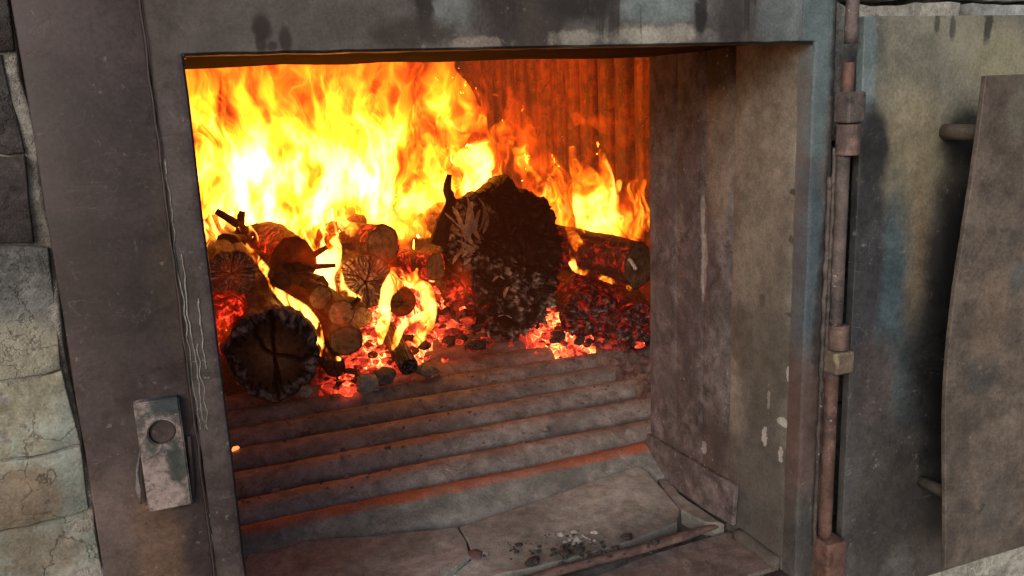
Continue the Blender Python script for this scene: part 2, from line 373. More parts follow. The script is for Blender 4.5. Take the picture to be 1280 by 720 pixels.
M_SLAB = rocky('worn_firebrick_slab', [(.165, .157, .145), (.22, .21, .195), (.255, .247, .23)], .9, bump=.35, stains=[
    (px_blob(690, 668, 95, 24, y=.2, wob=.2), (.09, .085, .08), .5)])
M_SLAB2 = rocky('pale_firebrick_slab', [(.19, .18, .163), (.245, .235, .214), (.285, .275, .252)], .9, bump=.3, stains=[
    (B((.60, .12, .02), (.25, .09, .3), wob=.25), (.10, .094, .088), .6)])
M_FLOOR = steel('floor_plate', (.100, .078, .073), (.145, .117, .110), (.085, .063, .058), streak=.1, scale=.9, rough=.85, speck=.3)
M_RUSTBAR = steel('red_rusted_strip', (.085, .050, .046), (.135, .083, .077), (.06, .042, .04), streak=.1, scale=1.4, rough=.8)
M_MORTAR = rocky('dark_mortar', [(.05, .046, .044), (.09, .083, .078), (.14, .13, .12)], 1.4, bump=.9)
M_PALE_MORTAR = rocky('pale_mortar', [(.16, .145, .13), (.25, .235, .21), (.34, .32, .29)], 1.6, bump=.9)
M_STONE_DARK = rocky('dark_purple_stone', [(.030, .023, .024), (.052, .042, .042), (.10, .090, .088)], 1.2, bump=.7, crack=.5)
M_STONE_GREY = rocky('grey_stone', [(.055, .054, .053), (.095, .095, .092), (.17, .17, .165)], 1.1, bump=.6, crack=.5, stains=[(px_blob(20, 440, 50, 40, y=0, wob=.15), (.26, .24, .185), .85)])
M_STONE_TAN = rocky('tan_green_stone', [(.15, .135, .095), (.225, .215, .165), (.22, .24, .21), (.32, .31, .26)], .8, bump=.45, crack=.55, stains=[
    (px_blob(30, 620, 60, 40, y=0, wob=.2), (.155, .105, .07), .75), (px_blob(100, 600, 24, 110, y=0, wob=.2), (.20, .225, .205), .7),
    (px_blob(60, 690, 40, 30, y=0, wob=.2), (.15, .105, .075), .6)])
M_STONE_WHITE = rocky('pale_rough_stone', [(.22, .215, .20), (.38, .37, .34), (.5, .49, .46)], 1.3, bump=1.0)
M_STONE_BLUE = rocky('bluish_concrete', [(.17, .185, .19), (.23, .25, .255), (.28, .30, .30)], 1.0, bump=.4)
M_BRICK_IN = rocky('sooted_firebrick', [(.10, .065, .05), (.17, .115, .085), (.22, .15, .11)], 1.0, bump=.6)
M_GROUND = rocky('yard_ground', [(.11, .105, .10), (.16, .152, .14), (.20, .19, .175)], .25, bump=.6)
M_ASH = rocky('pink_grey_ash', [(.12, .090, .082), (.20, .155, .142), (.30, .26, .24)], 2.2, bump=1.0, dist=.008)

def wood_mat():
    t = NT('charred_wood'); p = t.pos()
    c = t.attr('col', 'Color'); heat = t.attr('glow')
    f = t.noise(p, 420, 3, .7); m = t.noise(p, 75, 5, .65)
    c = t.vmath('SCALE', c, scale=t.step(t.sum(f, m), .65, 1.35, .55, 1.4))
    ck = t.step(t.voro(t.mapv(p, (1, .45, 1)), 70, 'DISTANCE_TO_EDGE'), .0, .10)
    h = t.sum(t.math('MULTIPLY', f, .3), t.math('MULTIPLY', m, .8), t.math('MULTIPLY', ck, .25))
    hn = t.step(t.noise(p, 38, 5, .65, .8), .48, .72)
    k = t.math('MULTIPLY', heat, t.math('ADD', t.math('MULTIPLY', hn, 1.5), .12))
    ecol = t.ramp(t.step(k, 0, 1.3), [(0, (1, .022, .008)), (.5, (1, .06, .018)), (1, (1, .24, .06))])
    return t.bsdf(c, .85, h, .8, .006, emis=ecol, estr=t.math('MULTIPLY', t.math('POWER', k, 1.3), 4.0), spec=.25)
M_WOOD = wood_mat()
def ember_mat():
    t = NT('glowing_embers'); p = t.pos()
    q = t.vmath('ADD', p, t.vmath('SCALE', t.noise(p, 40, 3, .6, color=True), scale=.03))
    cell = t.voro(q, 34, 'F1', 'Color'); edge = t.voro(q, 34, 'DISTANCE_TO_EDGE')
    big = t.noise(p, 9, 4, .6, .5); f = t.noise(p, 240, 4, .75)
    sep = t.n('ShaderNodeSeparateColor'); t.l(cell, sep.inputs[0])
    heat = t.sum(t.math('MULTIPLY', big, 1.2), t.math('MULTIPLY', sep.outputs[0], .3), t.math('MULTIPLY', f, .55), t.math('MULTIPLY', t.attr('glow'), .8))
    k = t.step(heat, 1.15, 2.5)
    k = t.math('MULTIPLY', k, t.step(edge, 0, .09, 1.25, .8))
    nrm = t.vmath('DOT_PRODUCT', t.geo.outputs['Normal'], (0, -.25, .95))
    ashm = t.math('MULTIPLY', t.step(nrm, .0, .7), t.step(t.noise(p, 30, 5, .65), .45, .62))
    k = t.math('MULTIPLY', k, t.math('SUBTRACT', 1.0, t.math('MULTIPLY', ashm, .92)))
    ecol = t.ramp(k, [(0, (1, .030, .012)), (.4, (1, .065, .026)), (.72, (1, .13, .040)), (1, (1, .34, .08))])
    col = t.ramp(f, [(.3, (.03, .024, .022)), (.55, (.09, .07, .065)), (.75, (.26, .22, .20))])
    h = t.sum(t.step(edge, 0, .15), t.math('MULTIPLY', f, .7))
    return t.bsdf(col, .95, h, .9, .008, emis=ecol, estr=t.math('MULTIPLY', t.math('POWER', k, 1.35), 3.4), spec=.1)
M_EMBER = ember_mat()

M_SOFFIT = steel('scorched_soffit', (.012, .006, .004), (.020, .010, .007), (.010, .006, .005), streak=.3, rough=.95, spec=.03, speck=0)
# =================================================================== SETTING
bm = bmesh.new()
bmesh.ops.create_grid(bm, x_segments=60, y_segments=60, size=60)
for v in bm.verts: v.co.z = -0.62 + .02*nz(v.co.x, v.co.y, 0, .7)
tag(from_bm('ground', bm, M_GROUND, smooth=True), kind='structure')

def wander(p):
    return Vector((.010*nz(p.z*9, p.x*4, 3, 1), 0, .011*nz(p.x*11, p.z*5, 7, 1)+.004*nz(p.x*38, p.z*30, 2, 1)))
def stone(parent, x0, x1, z0, z1, y0, mat, seed, amp=.006, depth=.16, step=.016):
    bm = grid_box(x0, x1, y0, y0+depth, z0, z1, step, 0, seed, 16, .0014)
    for v in bm.verts:
        p = v.co.copy()
        v.co += wander(p)+Vector((0, amp*(fbm(p.x, p.y, p.z, 12, seed)+.5*fbm(p.x, p.y, p.z, 40, seed+3)), 0))
    return from_bm('stone', bm, mat, parent, True)

# left wall
wl = tag(empty('stone_wall'), 'weathered masonry wall of stacked dark and tan stones left of the furnace frame', 'stone wall')
from_bm('mortar', grid_box(-.75, -.150, .0015, .30, -.60, 1.3, .03, .006, 3), M_PALE_MORTAR, wl, True)
def zat(py, px=30): return at(px, py, y=.0).z
rows = [1.02, zat(62), zat(187), zat(304), zat(472), zat(572), zat(658), zat(760), -.28, -.6]
mats = [M_STONE_DARK, M_STONE_DARK, M_STONE_DARK, M_STONE_GREY, M_STONE_TAN, M_STONE_TAN, M_STONE_TAN, M_STONE_TAN, M_STONE_GREY]
for i in range(len(rows)-1):
    g = .0012
    xs = [-.75, -.47+.05*(i % 2), -.152-(.012 if i in (1, 2) else .0)]
    for k in range(2):
        stone(wl, xs[k]+g, xs[k+1]-g, rows[i+1]+g, rows[i]-g, -.003+.002*((i*7+k) % 3-1), mats[i], i*3+k, amp=.005)
# right wall behind the open door
wr = tag(empty('stone_wall'), 'pale rough masonry wall behind the open furnace door', 'stone wall')
from_bm('mortar', grid_box(.886, 2.2, .09, .195, -.60, 1.3, .07, .006, 8), M_MORTAR, wr, True)
zz = [1.25, 1.06, .865, .66, .45, .24, .03, -.07, -.28, -.6]
for i in range(len(zz)-1):
    x = .886
    k = 0
    while x < 2.1:
        wd = .16+.17*((i*5+k*3) % 4)/3
        mt = M_STONE_WHITE if (i < 3 and k == 0) or (i == 7 and k < 2) else M_STONE_BLUE if (i in (1, 2, 7, 8)) else M_STONE_GREY
        stone(wr, x+.004, x+wd-.004, zz[i+1]+.004, zz[i]-.004, .05+.008*((i+k) % 3), mt, 40+i*5+k, amp=.014 if mt is M_STONE_WHITE else .008, depth=.12, step=.022)
        x += wd; k += 1

# =================================================================== FURNACE
fu = tag(empty('furnace'), 'big wood fired furnace with rusted steel face and open square firing mouth', 'furnace')
def plate(name, x0, x1, y0, y1, z0, z1, mat, bev=.0025, parent=None, step=.05, amp=.0012, seed=1):
    bm = grid_box(x0, x1, y0, y1, z0, z1, step, amp, seed, 9, bev)
    return from_bm(name, bm, mat, parent or fu, True)
plate('side_plate', -.1465, -.0345, -.0205, .012, -.60, 1.25, M_PLATE, seed=2)
bm = bmesh.new(); xs_ = [-.0342, 0, W_, .838]; zs_ = [-.60, 0, H_, 1.25]; g_ = [[bm.verts.new((x, -.020, z)) for z in zs_] for x in xs_]
for i in range(3):
    for j in range(3):
        if not (i == 1 and j < 2): bm.faces.new((g_[i][j], g_[i+1][j], g_[i+1][j+1], g_[i][j+1]))
ex = bmesh.ops.extrude_face_region(bm, geom=bm.faces[:])
for v in [q for q in ex['geom'] if isinstance(q, bmesh.types.BMVert)]: v.co.y = .012
bmesh.ops.recalc_face_normals(bm, faces=bm.faces[:])
for ax, lo, hi in ((0, -.03, .83), (2, -.55, 1.2)):
    for k in range(1, 40):
        co = [0, 0, 0]; co[ax] = lo+(hi-lo)*k/40; no = [0, 0, 0]; no[ax] = 1
        bmesh.ops.bisect_plane(bm, geom=bm.verts[:]+bm.edges[:]+bm.faces[:], plane_co=co, plane_no=no)
for v in bm.verts:
    p = v.co.copy(); v.co += .0014*Vector((fbm(*p, 30, 4), fbm(*p, 7, 5), fbm(*p, 34, 9)*.8))
    for cx, sx in ((0, 1), (W_, -1)):
        dx, dz = (p.x-cx)*sx, H_-p.z
        if abs(dx) < .002 and 0 <= dz < .02 and False: pass
es = [e for e in bm.edges if len(e.link_faces) == 2 and e.calc_face_angle(0) > 1.0]
bmesh.ops.bevel(bm, geom=es, offset=.0022, segments=2, affect='EDGES')
o = from_bm('face_plate', bm, M_FACE, fu)
for p in o.data.polygons: p.use_smooth = True
o.modifiers.new('wn', 'WEIGHTED_NORMAL')
plate('apron_plate', .002, W_, -.018, .012, -.60, -.004, M_PLATE, seed=6)
# weld bead down the seam
pts = [(-.0345+.0016*nz(z*30, 0, 0), -.0225, z) for z in np.linspace(1.2, -.3, 160)]
from_bm('weld_bead', tube_bm(pts, [.0012+.0012*nz(p[2]*50, 1, 0)*(1 if p[2] < .72 else .3) for p in pts], 6), M_PLATE, fu, True)
# drips of slag running down beside the seam
for x0, za, zb, s in ((-.0305, .70, .40, 1), (-.026, .60, .39, 2), (-.016, .55, .47, 3), (-.021, .50, .40, 5), (-.030, .30, .22, 4)):
    pts = [(x0+.005*nz(z*16, s, 0)+.002*nz(z*70, s, 3), -.0200, z) for z in np.linspace(za, zb, 70)]
    pts = [p for i_, p in enumerate(pts)]
    from_bm('slag_drip', tube_bm(pts, [.0007+.0009*abs(nz(p[2]*120, s, 5)) for p in pts], 5), M_PALE_MORTAR, fu, True)
# jamb lining (right)
for k, (ya, yb, mt, off) in enumerate(((.3195, .414, M_JAMB_RED, .000), (.2355, .3192, M_JAMB_RED, .0003), (.1562, .2352, M_JAMB, .0006), (.012, .156, M_RENDER, .0010))):
    plate('jamb_strip', W_+off, W_+.06, ya, yb, -.02, H_+.02, mt, .0004, seed=20, step=.02, amp=.0012)
plate('jamb_backing', W_+.062, 1.50, .20, .412, -.3, 1.25, M_BRICK_IN, seed=30)
plate('jamb_strip', -.06, .0, .014, .414, -.02, H_+.02, M_JAMB_RED, seed=31)
plate('jamb_backing', -.33, -.062, .014, .412, -.3, 1.25, M_BRICK_IN, seed=32)
plate('lintel_soffit', -.06, W_+.06, .014, .414, H_+.022, 1.25, M_SOFFIT, seed=33)
plate('soffit_plate', .001, W_-.001, .014, .410, H_+.004, H_+.020, M_SOFFIT, seed=34, amp=.003)
# angle iron along the foot of the jamb
bm = bmesh.new()
prof = [(.4135, .080), (.30, .084), (.20, .089), (.122, .094), (.128, .018), (.20, .010), (.30, .006), (.437, .004)]
fr = [bm.verts.new((W_-.010, y, z)) for y, z in prof]; bk = [bm.verts.new((W_-.0015, y, z)) for y, z in prof]
bm.faces.new(fr); bm.faces.new(bk[::-1])
for i in range(len(prof)): bm.faces.new((fr[i], bk[i], bk[(i+1) % 8], fr[(i+1) % 8]))
bmesh.ops.recalc_face_normals(bm, faces=bm.faces[:])
bmesh.ops.bevel(bm, geom=bm.edges[:], offset=.0015, segments=1, affect='EDGES')
from_bm('angle_strip', bm, M_JAMB_RED, fu)
# latch bracket with a bored hole, welded to the side plate
def bracket():
    x0, x1, z0, z1, y0, y1 = -.0925, -.0475, .322, .447, -.034, -.0205
    c = at(203, 541, y=y0); r = .0140; n = 28
    bm = bmesh.new()
    def ring(y, pts): return [bm.verts.new((p[0], y, p[1])) for p in pts]
    circ = [(c.x+r*math.cos(2*math.pi*i/n), c.z+r*math.sin(2*math.pi*i/n)) for i in range(n)]
    sq = []
    for i in range(n):
        dx, dz = math.cos(2*math.pi*i/n), math.sin(2*math.pi*i/n)
        k = min(((x1-c.x) if dx > 0 else (x0-c.x))/dx if abs(dx) > 1e-6 else 9, ((z1-c.z) if dz > 0 else (z0-c.z))/dz if abs(dz) > 1e-6 else 9)
        sq.append((c.x+dx*k, c.z+dz*k))
    for cx, cz in ((x0, z0), (x1, z0), (x1, z1), (x0, z1)):
        j = min(range(n), key=lambda q: (sq[q][0]-cx)**2+(sq[q][1]-cz)**2); sq[j] = (cx, cz)
    A, Bq, C, D = ring(y0, circ), ring(y0, sq), ring(y1, sq), ring(y1, circ)
    for i in range(n):
        j = (i+1) % n
        bm.faces.new((A[i], A[j], Bq[j], Bq[i])); bm.faces.new((Bq[i], Bq[j], C[j], C[i])); bm.faces.new((D[i], D[j], A[j], A[i]))
    bmesh.ops.recalc_face_normals(bm, faces=bm.faces[:])
    es = [e for e in bm.edges if len(e.link_faces) == 2 and e.calc_face_angle(0) > .8]
    bmesh.ops.bevel(bm, geom=es, offset=.0016, segments=2, affect='EDGES')
    return bm
br = from_bm('latch_bracket', bracket(), M_BRACKET, fu)
cb = at(203, 541, y=-.034)
from_bm('recess_plate', tube_bm([(cb.x, -.0285, cb.z), (cb.x, -.0275, cb.z), (cb.x, -.021, cb.z)], [.0122, .0138, .0138], 28), M_PLATE, br)
pth = [at(176, 560, y=-.0225), at(172, 590, y=-.028), at(173, 612, y=-.031), at(176, 630, y=-.027)]
from_bm('bracket_fin', tube_bm(pth, [.0015, .004, .0045, .002], 8, flat=.5), M_JAMB, br, True)
pth = [at(236, 545, y=-.024), at(240, 600, y=-.024), at(236, 627, y=-.024), at(205, 630, y=-.024), at(182, 634, y=-.024)]
from_bm('bracket_weld', tube_bm(lerp_path(pth, 20), .003, 7, amp=.4), M_PLATE, br, True)
# hinge post: two pipes and three barrels
def vpipe(name, x, y, z0, z1, r, mat, parent, seg=20, amp=.05, seed=0, n=26):
    return from_bm(name, tube_bm([(x, y, z) for z in np.linspace(z0, z1, n)], r, seg, amp=amp, seed=seed), mat, parent, True)
HX, HY = .852, -.034
plate('hinge_backing', .8385, .884, .036, .046, -.60, 1.25, M_SOFFIT, seed=35)  # coloured near black so the gap beside the hinge pipe shows as shade
vpipe('hinge_pipe', HX-.005, HY+.002, .404, .652, .0092, M_PIPE, fu, seed=1)
vpipe('hinge_pipe', HX-.008, HY+.002, .066, .333, .0100, M_PIPE_PINK, fu, seed=2)
vpipe('hinge_pipe', HX, HY+.006, .735, .775, .0085, M_HINGE_RED, fu, seed=3)
vpipe('hinge_pipe', HX+.006, HY+.010, .80, 1.2, .009, M_PIPE, fu, seed=4)
def barrel(z0, z1, r, mat, x=HX, sq=False, cap=None):
    if sq: o = from_bm('hinge_barrel', box_bm(x-r, x+r, HY-r, HY+r, z0, z1, .003), mat, fu)
    else: o = vpipe('hinge_barrel', x, HY, z0, z1, r, mat, fu, seed=z0*10, amp=.06)
    return o
barrel(.694, .736, .0150, M_PIPE, sq=True)
barrel(.650, .692, .0165, M_HINGE)
barrel(.368, .404, .0145, M_HINGE)
barrel(.333, .366, .0165, M_BRONZE, sq=True)
barrel(-.06, .062, .0185, M_HINGE_RED, sq=True)
# weld runs between post and pipe
for x0, s, za, zb in ((.832, 1, .62, .05), (.839, 2, .66, .10)):
    pts = [(x0+.002*nz(z*40, s, 0), -.0235, z) for z in np.linspace(za, zb, 90)]
    from_bm('weld_bead', tube_bm(pts, [.0036+.0022*nz(p[2]*60, s, 0) for p in pts], 6), M_PIPE, fu, True)
# boiler tubes lining the chamber
def tube_master():
    return tube_bm([(0, 0, z) for z in np.linspace(-.1, 1.25, 8)], .0605, 20, caps=False)
me = bpy.data.meshes.new('water_tube'); b_ = tube_master(); b_.to_mesh(me); b_.free()
for p in me.polygons: p.use_smooth = True
me.materials.append(M_TUBE)
TX = 1.385
k = 0
for y in np.arange(.48, 3.15, .1275):
    o = bpy.data.objects.new('water_tube', me); COL.objects.link(o); o.location = (TX+.004*math.sin(k*2.3), y, 0); o.parent = fu; k += 1
for x in np.arange(-.25, 1.36, .1275):
    o = bpy.data.objects.new('water_tube', me); COL.objects.link(o); o.location = (x, 3.20+.004*math.sin(k*1.7), 0); o.parent = fu; k += 1
plate('chamber_wall', 1.44, 1.50, .414, 3.3, -.3, 1.25, M_BRICK_IN, seed=50, step=.3)
plate('chamber_wall', -.40, -.33, .014, 3.3, -.3, 1.25, M_BRICK_IN, seed=51, step=.2, amp=.01)
plate('chamber_wall', -.40, 1.50, 3.27, 3.35, -.3, 1.25, M_BRICK_IN, seed=52, step=.3)
plate('chamber_roof', -.42, 1.52, -.01, 3.36, 1.255, 1.34, M_BRICK_IN, seed=53, step=.3)
plate('ash_pit_floor', -.33, 1.44, .42, 3.27, -.30, -.22, M_SOFFIT, seed=54, step=.3)

# =================================================================== OPEN DOOR
dr = tag(empty('furnace_door'), 'heat tinted steel furnace door swung wide open with a bowed shield plate', 'door')
def sheet(name, x0, x1, z0, z1, yf, thick, mat, nx=14, nzz=30, parent=None, edge=None):
    bm = bmesh.new(); F = []; K = []
    for j in range(nzz+1):
        z = z0+(z1-z0)*j/nzz
        xa = edge(z) if edge else x0
        F.append([bm.verts.new((xa+(x1-xa)*i/nx, yf(xa+(x1-xa)*i/nx, z), z)) for i in range(nx+1)])
        K.append([bm.verts.new((xa+(x1-xa)*i/nx, yf(xa+(x1-xa)*i/nx, z)+thick, z)) for i in range(nx+1)])
    for j in range(nzz):
        for i in range(nx):
            bm.faces.new((F[j][i], F[j][i+1], F[j+1][i+1], F[j+1][i])); bm.faces.new((K[j][i], K[j+1][i], K[j+1][i+1], K[j][i+1]))
        bm.faces.new((F[j][0], F[j+1][0], K[j+1][0], K[j][0])); bm.faces.new((F[j][nx], K[j][nx], K[j+1][nx], F[j+1][nx]))
    for i in range(nx):
        bm.faces.new((F[0][i], K[0][i], K[0][i+1], F[0][i+1])); bm.faces.new((F[nzz][i], F[nzz][i+1], K[nzz][i+1], K[nzz][i]))
    bmesh.ops.recalc_face_normals(bm, faces=bm.faces[:])
    o = from_bm(name, bm, mat, parent)
    for p in o.data.polygons: p.use_smooth = True
    m_ = o.modifiers.new('bevel', 'BEVEL'); m_.width = .0015; m_.segments = 2; m_.limit_method = 'ANGLE'; m_.angle_limit = R_(50)
    wn_ = o.modifiers.new('wn', 'WEIGHTED_NORMAL'); wn_.keep_sharp = True
    return o
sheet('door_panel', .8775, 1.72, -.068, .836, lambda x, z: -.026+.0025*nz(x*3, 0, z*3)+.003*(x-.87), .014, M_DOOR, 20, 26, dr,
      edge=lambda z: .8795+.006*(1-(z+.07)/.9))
def yshield(x, z): return -.139+.024*math.exp(-((z-.36)/.22)**2)*math.exp(-((x-.96)/.22)**2)+.004*nz(x*5, 2, z*4)
sheet('heat_shield', .98, 1.60, .030, .750, yshield, .008, M_SHIELD, 22, 40, dr, edge=lambda z: .980-.004*math.exp(-((z-.36)/.2)**2)+.0008*nz(z*40, 0, 0)+.003*(z < .3)*(.3-z))
for px, py, r in ((1182, 165, .0115), (1153, 602, .0095)):
    P = at(px, py, y=-.027)
    from_bm('standoff_pin', tube_bm([(P.x, -.022, P.z), (P.x+.001, -.06, P.z), (P.x+.002, -.10, P.z+.001), (P.x+.003, -.134, P.z+.001)], r, 16, amp=.05), M_STONE_GREY if False else M_SHIELD, dr, True)
for z in (.673, .351, .01):
    from_bm('hinge_strap', box_bm(.8655, .90, -.008, .004, z-.02, z+.02, .002), M_PIPE, dr)

# =================================================================== GRATE
gr = tag(empty('fire_grate'), 'row of thick ash dusted iron bars forming the grate in front of the fire', 'grate')
def bar_bm(seed, r=.0515, x0=-.32, x1=1.33, flatz=1.0):
    n = 130; bm = bmesh.new(); rings = []
    for i in range(n+1):
        x = x0+(x1-x0)*i/n; ring = []
        sag = .004*nz(x*1.5, seed, 0)
        for k in range(22):
            t = 2*math.pi*k/22
            rr = r*(1+.03*fbm(x*6, math.cos(t), math.sin(t), 1.5, seed)+.022*fbm(x*40, math.cos(t)*2.5, math.sin(t)*2.5, 1.0, seed+3))
            ring.append(bm.verts.new((x, rr*math.cos(t), rr*flatz*math.sin(t)+sag)))
        rings.append(ring)
    for i in range(n):
        for k in range(22):
            bm.faces.new((rings[i][k], rings[i][(k+1) % 22], rings[i+1][(k+1) % 22], rings[i+1][k]))
    bm.faces.new(rings[0]); bm.faces.new(rings[-1][::-1])
    bmesh.ops.recalc_face_normals(bm, faces=bm.faces[:])
    return bm
ZG = .062
PIT = [.520, .645, .768, .890, 1.008, 1.125, 1.242, 1.36, 1.48, 1.60, 1.72, 1.84, 1.96, 2.08, 2.20, 2.32, 2.44, 2.56]
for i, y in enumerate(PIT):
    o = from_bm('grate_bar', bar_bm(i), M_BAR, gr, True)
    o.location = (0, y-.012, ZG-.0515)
# front beam: rounded top lip, sloped front face
bm = bmesh.new(); n = 46; rings = []
for i in range(n+1):
    x = -.05+(.86+.0)*i/n
    pr = [(.445, -.10), (.445, .020), (.440, .044), (.428, .055), (.416, .0575), (.405, .053), (.392, .043), (.368, .030), (.345, .019), (.335, -.10)]
    rings.append([bm.verts.new((x, y+.004*nz(x*3, 1, 0)+.002*nz(x*20, y*20, 4), z+.003*nz(x*4, y*5, 2)+.0015*nz(x*30, y*30, 7))) for y, z in pr])
for i in range(n):
    for k in range(10): bm.faces.new((rings[i][k], rings[i][(k+1) % 10], rings[i+1][(k+1) % 10], rings[i+1][k]))
bm.faces.new(rings[0]); bm.faces.new(rings[-1][::-1]); bmesh.ops.recalc_face_normals(bm, faces=bm.faces[:])
tag(from_bm('front_beam', bm, M_BEAM, gr, True), 'broad grey front beam with a red rusted top edge')

# =================================================================== SILL
si = tag(empty('furnace_sill'), 'cracked firebrick sill at the foot of the furnace mouth', 'sill')
from_bm('mortar_bed', grid_box(.002, W_-.001, .014, .345, -.12, -.012, .03, .006, 61, 30), M_MORTAR, si, True)
def poly(pts, z): return [tuple(at(x, y, z=z))[:2] for x, y in pts]
A = poly([(314, 688), (440, 677), (572, 662), (583, 676), (588, 694), (562, 712), (530, 735), (500, 770), (290, 800), (300, 730)], .022)
Bp = poly([(575, 662), (690, 624), (800, 588), (812, 597), (828, 612), (850, 632), (846, 647), (780, 672), (700, 694), (600, 716), (566, 713), (590, 694), (585, 676)], .022)
from_bm('sill_slab', prism_bm(A, -.03, lambda x, y: .020+.10*(y-.25)*(y > .25), .02, .0022, 71, .002), M_SLAB, si)
from_bm('sill_slab', prism_bm(Bp, -.03, lambda x, y: .012+.11*max(0, y-.18), .02, .0022, 72, .002), M_SLAB2, si)
C_ = poly([(818, 588), (830, 592), (860, 622), (905, 650), (880, 648), (852, 634), (830, 610)], .02)
from_bm('sill_slab', prism_bm(C_, -.03, .014, .02, .003, 73, .003), M_SLAB2, si)
D_ = poly([(560, 770), (600, 725), (700, 735), (820, 690), (915, 662), (940, 672), (984, 712), (1000, 790), (560, 850)], .0)
D_ = [(min(x, W_-.003), max(y, .015)) for x, y in D_]
from_bm('floor_plate', prism_bm(D_, -.03, .0, .03, .0015, 74, .003), M_FLOOR, si)
pts = lerp_path([(560, 752), (620, 737), (680, 719), (760, 697), (830, 678), (880, 662), (906, 655)], 40)
pp = [at(x, y, z=.006) for x, y in pts]
from_bm('bent_strip', tube_bm(pp, [.010]*30+[.009, .008, .008, .007, .007, .006, .005, .005, .004, .003], 10, flat=.75, amp=.25, seed=3), M_RUSTBAR, si, True)
from_bm('fillet', tube_bm([(W_-.004, y, .004) for y in np.linspace(.015, .12, 12)], .012, 10, amp=.3), M_RENDER, si, True)

def chunk(bm, P, r, seed, sub=2, squash=.7):
    g = bmesh.ops.create_icosphere(bm, subdivisions=sub, radius=1.0)
    for v in g['verts']:
        d = v.co.copy()
        k = r*(1+.38*nz(*d, 1.3, seed)+.22*nz(*d, 3.1, seed+2))
        v.co = Vector(P)+Vector((d.x*k*1.15, d.y*k, d.z*k*squash))
    return g['verts']
def scatter(name, label, n, area, zf, rr, mat, seed, sub=1):
    rr_ = random.Random(seed); bm = bmesh.new()
    for i in range(n):
        px = rr_.gauss(area[0], area[2]); py = rr_.gauss(area[1], area[3])
        P = at(px, py, z=zf)
        r = rr_.uniform(*rr)*(1 if rr_.random() < .85 else 2)
        chunk(bm, (P.x, P.y, zf+r*.3), r, seed*50+i, sub)
    return tag(from_bm(name, bm, mat), label, 'debris', kind='stuff')
t_ = NT('black_char'); M_CHAR = t_.bsdf(t_.ramp(t_.noise(t_.pos(), 90, 4, .7), [(.35, (.012, .011, .011)), (.7, (.045, .042, .04))]), .7, t_.noise(t_.pos(), 160, 4, .7), .7, .004)
t_ = NT('white_ash'); M_WASH = t_.bsdf(t_.ramp(t_.noise(t_.pos(), 60, 5, .7), [(.3, (.20, .185, .175)), (.7, (.48, .46, .44))]), .95, t_.noise(t_.pos(), 120, 5, .75), .9, .006)
scatter('ash_flakes', 'pale ash flakes strewn on the sill slab by the rusty strip', 46, (722, 674, 11, 4), .016, (.001, .0036), M_WASH, 3)
scatter('char_crumbs', 'black charcoal crumbs strewn along the edge of the sill slab', 60, (700, 690, 60, 7), .014, (.0012, .0045), M_CHAR, 4)
scatter('grit', 'fine grey grit strewn on the sill slab', 130, (690, 676, 70, 12), .018, (.0006, .0018), M_MORTAR, 5)
# larger charcoal bits lying on the sill: single things
for i, (px, py, r, lab) in enumerate(((706, 692, .0085, 'round black charcoal lump on the sill beside the pale ash flakes'),
                                      (784, 672, .009, 'flat dark charcoal flake on the sill above the rusty strip'),
                                      (665, 704, .010, 'long black charcoal lump lowest on the sill'))):
    bm = bmesh.new(); P = at(px, py, z=.018); chunk(bm, (P.x, P.y, .020), r, 300+i, 3, .55)
    tag(from_bm('charcoal_lump', bm, M_CHAR, smooth=True), lab, 'charcoal', 'charcoal lumps on the sill')
# clay lump at slab corner
bm = bmesh.new(); P = at(592, 690, z=.022); chunk(bm, (P.x, P.y, .016), .013, 333, 3, .45)
tag(from_bm('clay_lump', bm, M_RUSTBAR, smooth=True), 'reddish clay lump sitting in the gap between the two sill slabs', 'clay lump')
# ash heap at the right end of the bars
bm = bmesh.new(); nx, ny = 40, 60; vs = []
for j in range(ny+1):
    row = []
    for i in range(nx+1):
        x = .74+.33*i/nx; y = .44+.80*j/ny
        h = -.07+.14*min(1, max(0, (x-.84-.16*(y-.45)-.02*nz(y*14, 0, 3))/.06))*min(1, max(0, (y-.43)/.05)+.2)+.026*fbm(x, y, 0, 14, 2)+.012*fbm(x, y, 0, 60, 5)
        row.append(bm.verts.new((x, y, h)))
    vs.append(row)
for j in range(ny):
    for i in range(nx): bm.faces.new((vs[j][i], vs[j][i+1], vs[j+1][i+1], vs[j+1][i]))
tag(from_bm('ash_heap', bm, M_ASH, smooth=True), 'pinkish grey ash heaped over the right ends of the grate bars', 'ash', kind='stuff')

# =================================================================== LOGS
ASH = np.array((.50, .46, .43)); CHAR = np.array((.014, .011, .010)); BROWN = np.array((.14, .070, .030)); DBROWN = np.array((.075, .038, .020))
PALE = np.array((.48, .32, .16)); BARK = np.array((.060, .034, .022)); GREYB = np.array((.19, .155, .14))
def set_attrs(me, cols, heats):
    a = me.attributes.new('col', 'FLOAT_COLOR', 'POINT'); a.data.foreach_set('color', np.concatenate([np.c_[np.array(cols), np.ones(len(cols))]]).astype(np.float32).ravel())
    h = me.attributes.new('glow', 'FLOAT', 'POINT'); h.data.foreach_set('value', np.array(heats, dtype=np.float32))
def wood_obj(name, V, F, cols, heats, parent=None, smooth=True):
    me = bpy.data.meshes.new(name); me.from_pydata([tuple(v) for v in V], [], F); me.update()
    set_attrs(me, cols, heats)
    return link(name, me, M_WOOD, parent, smooth)

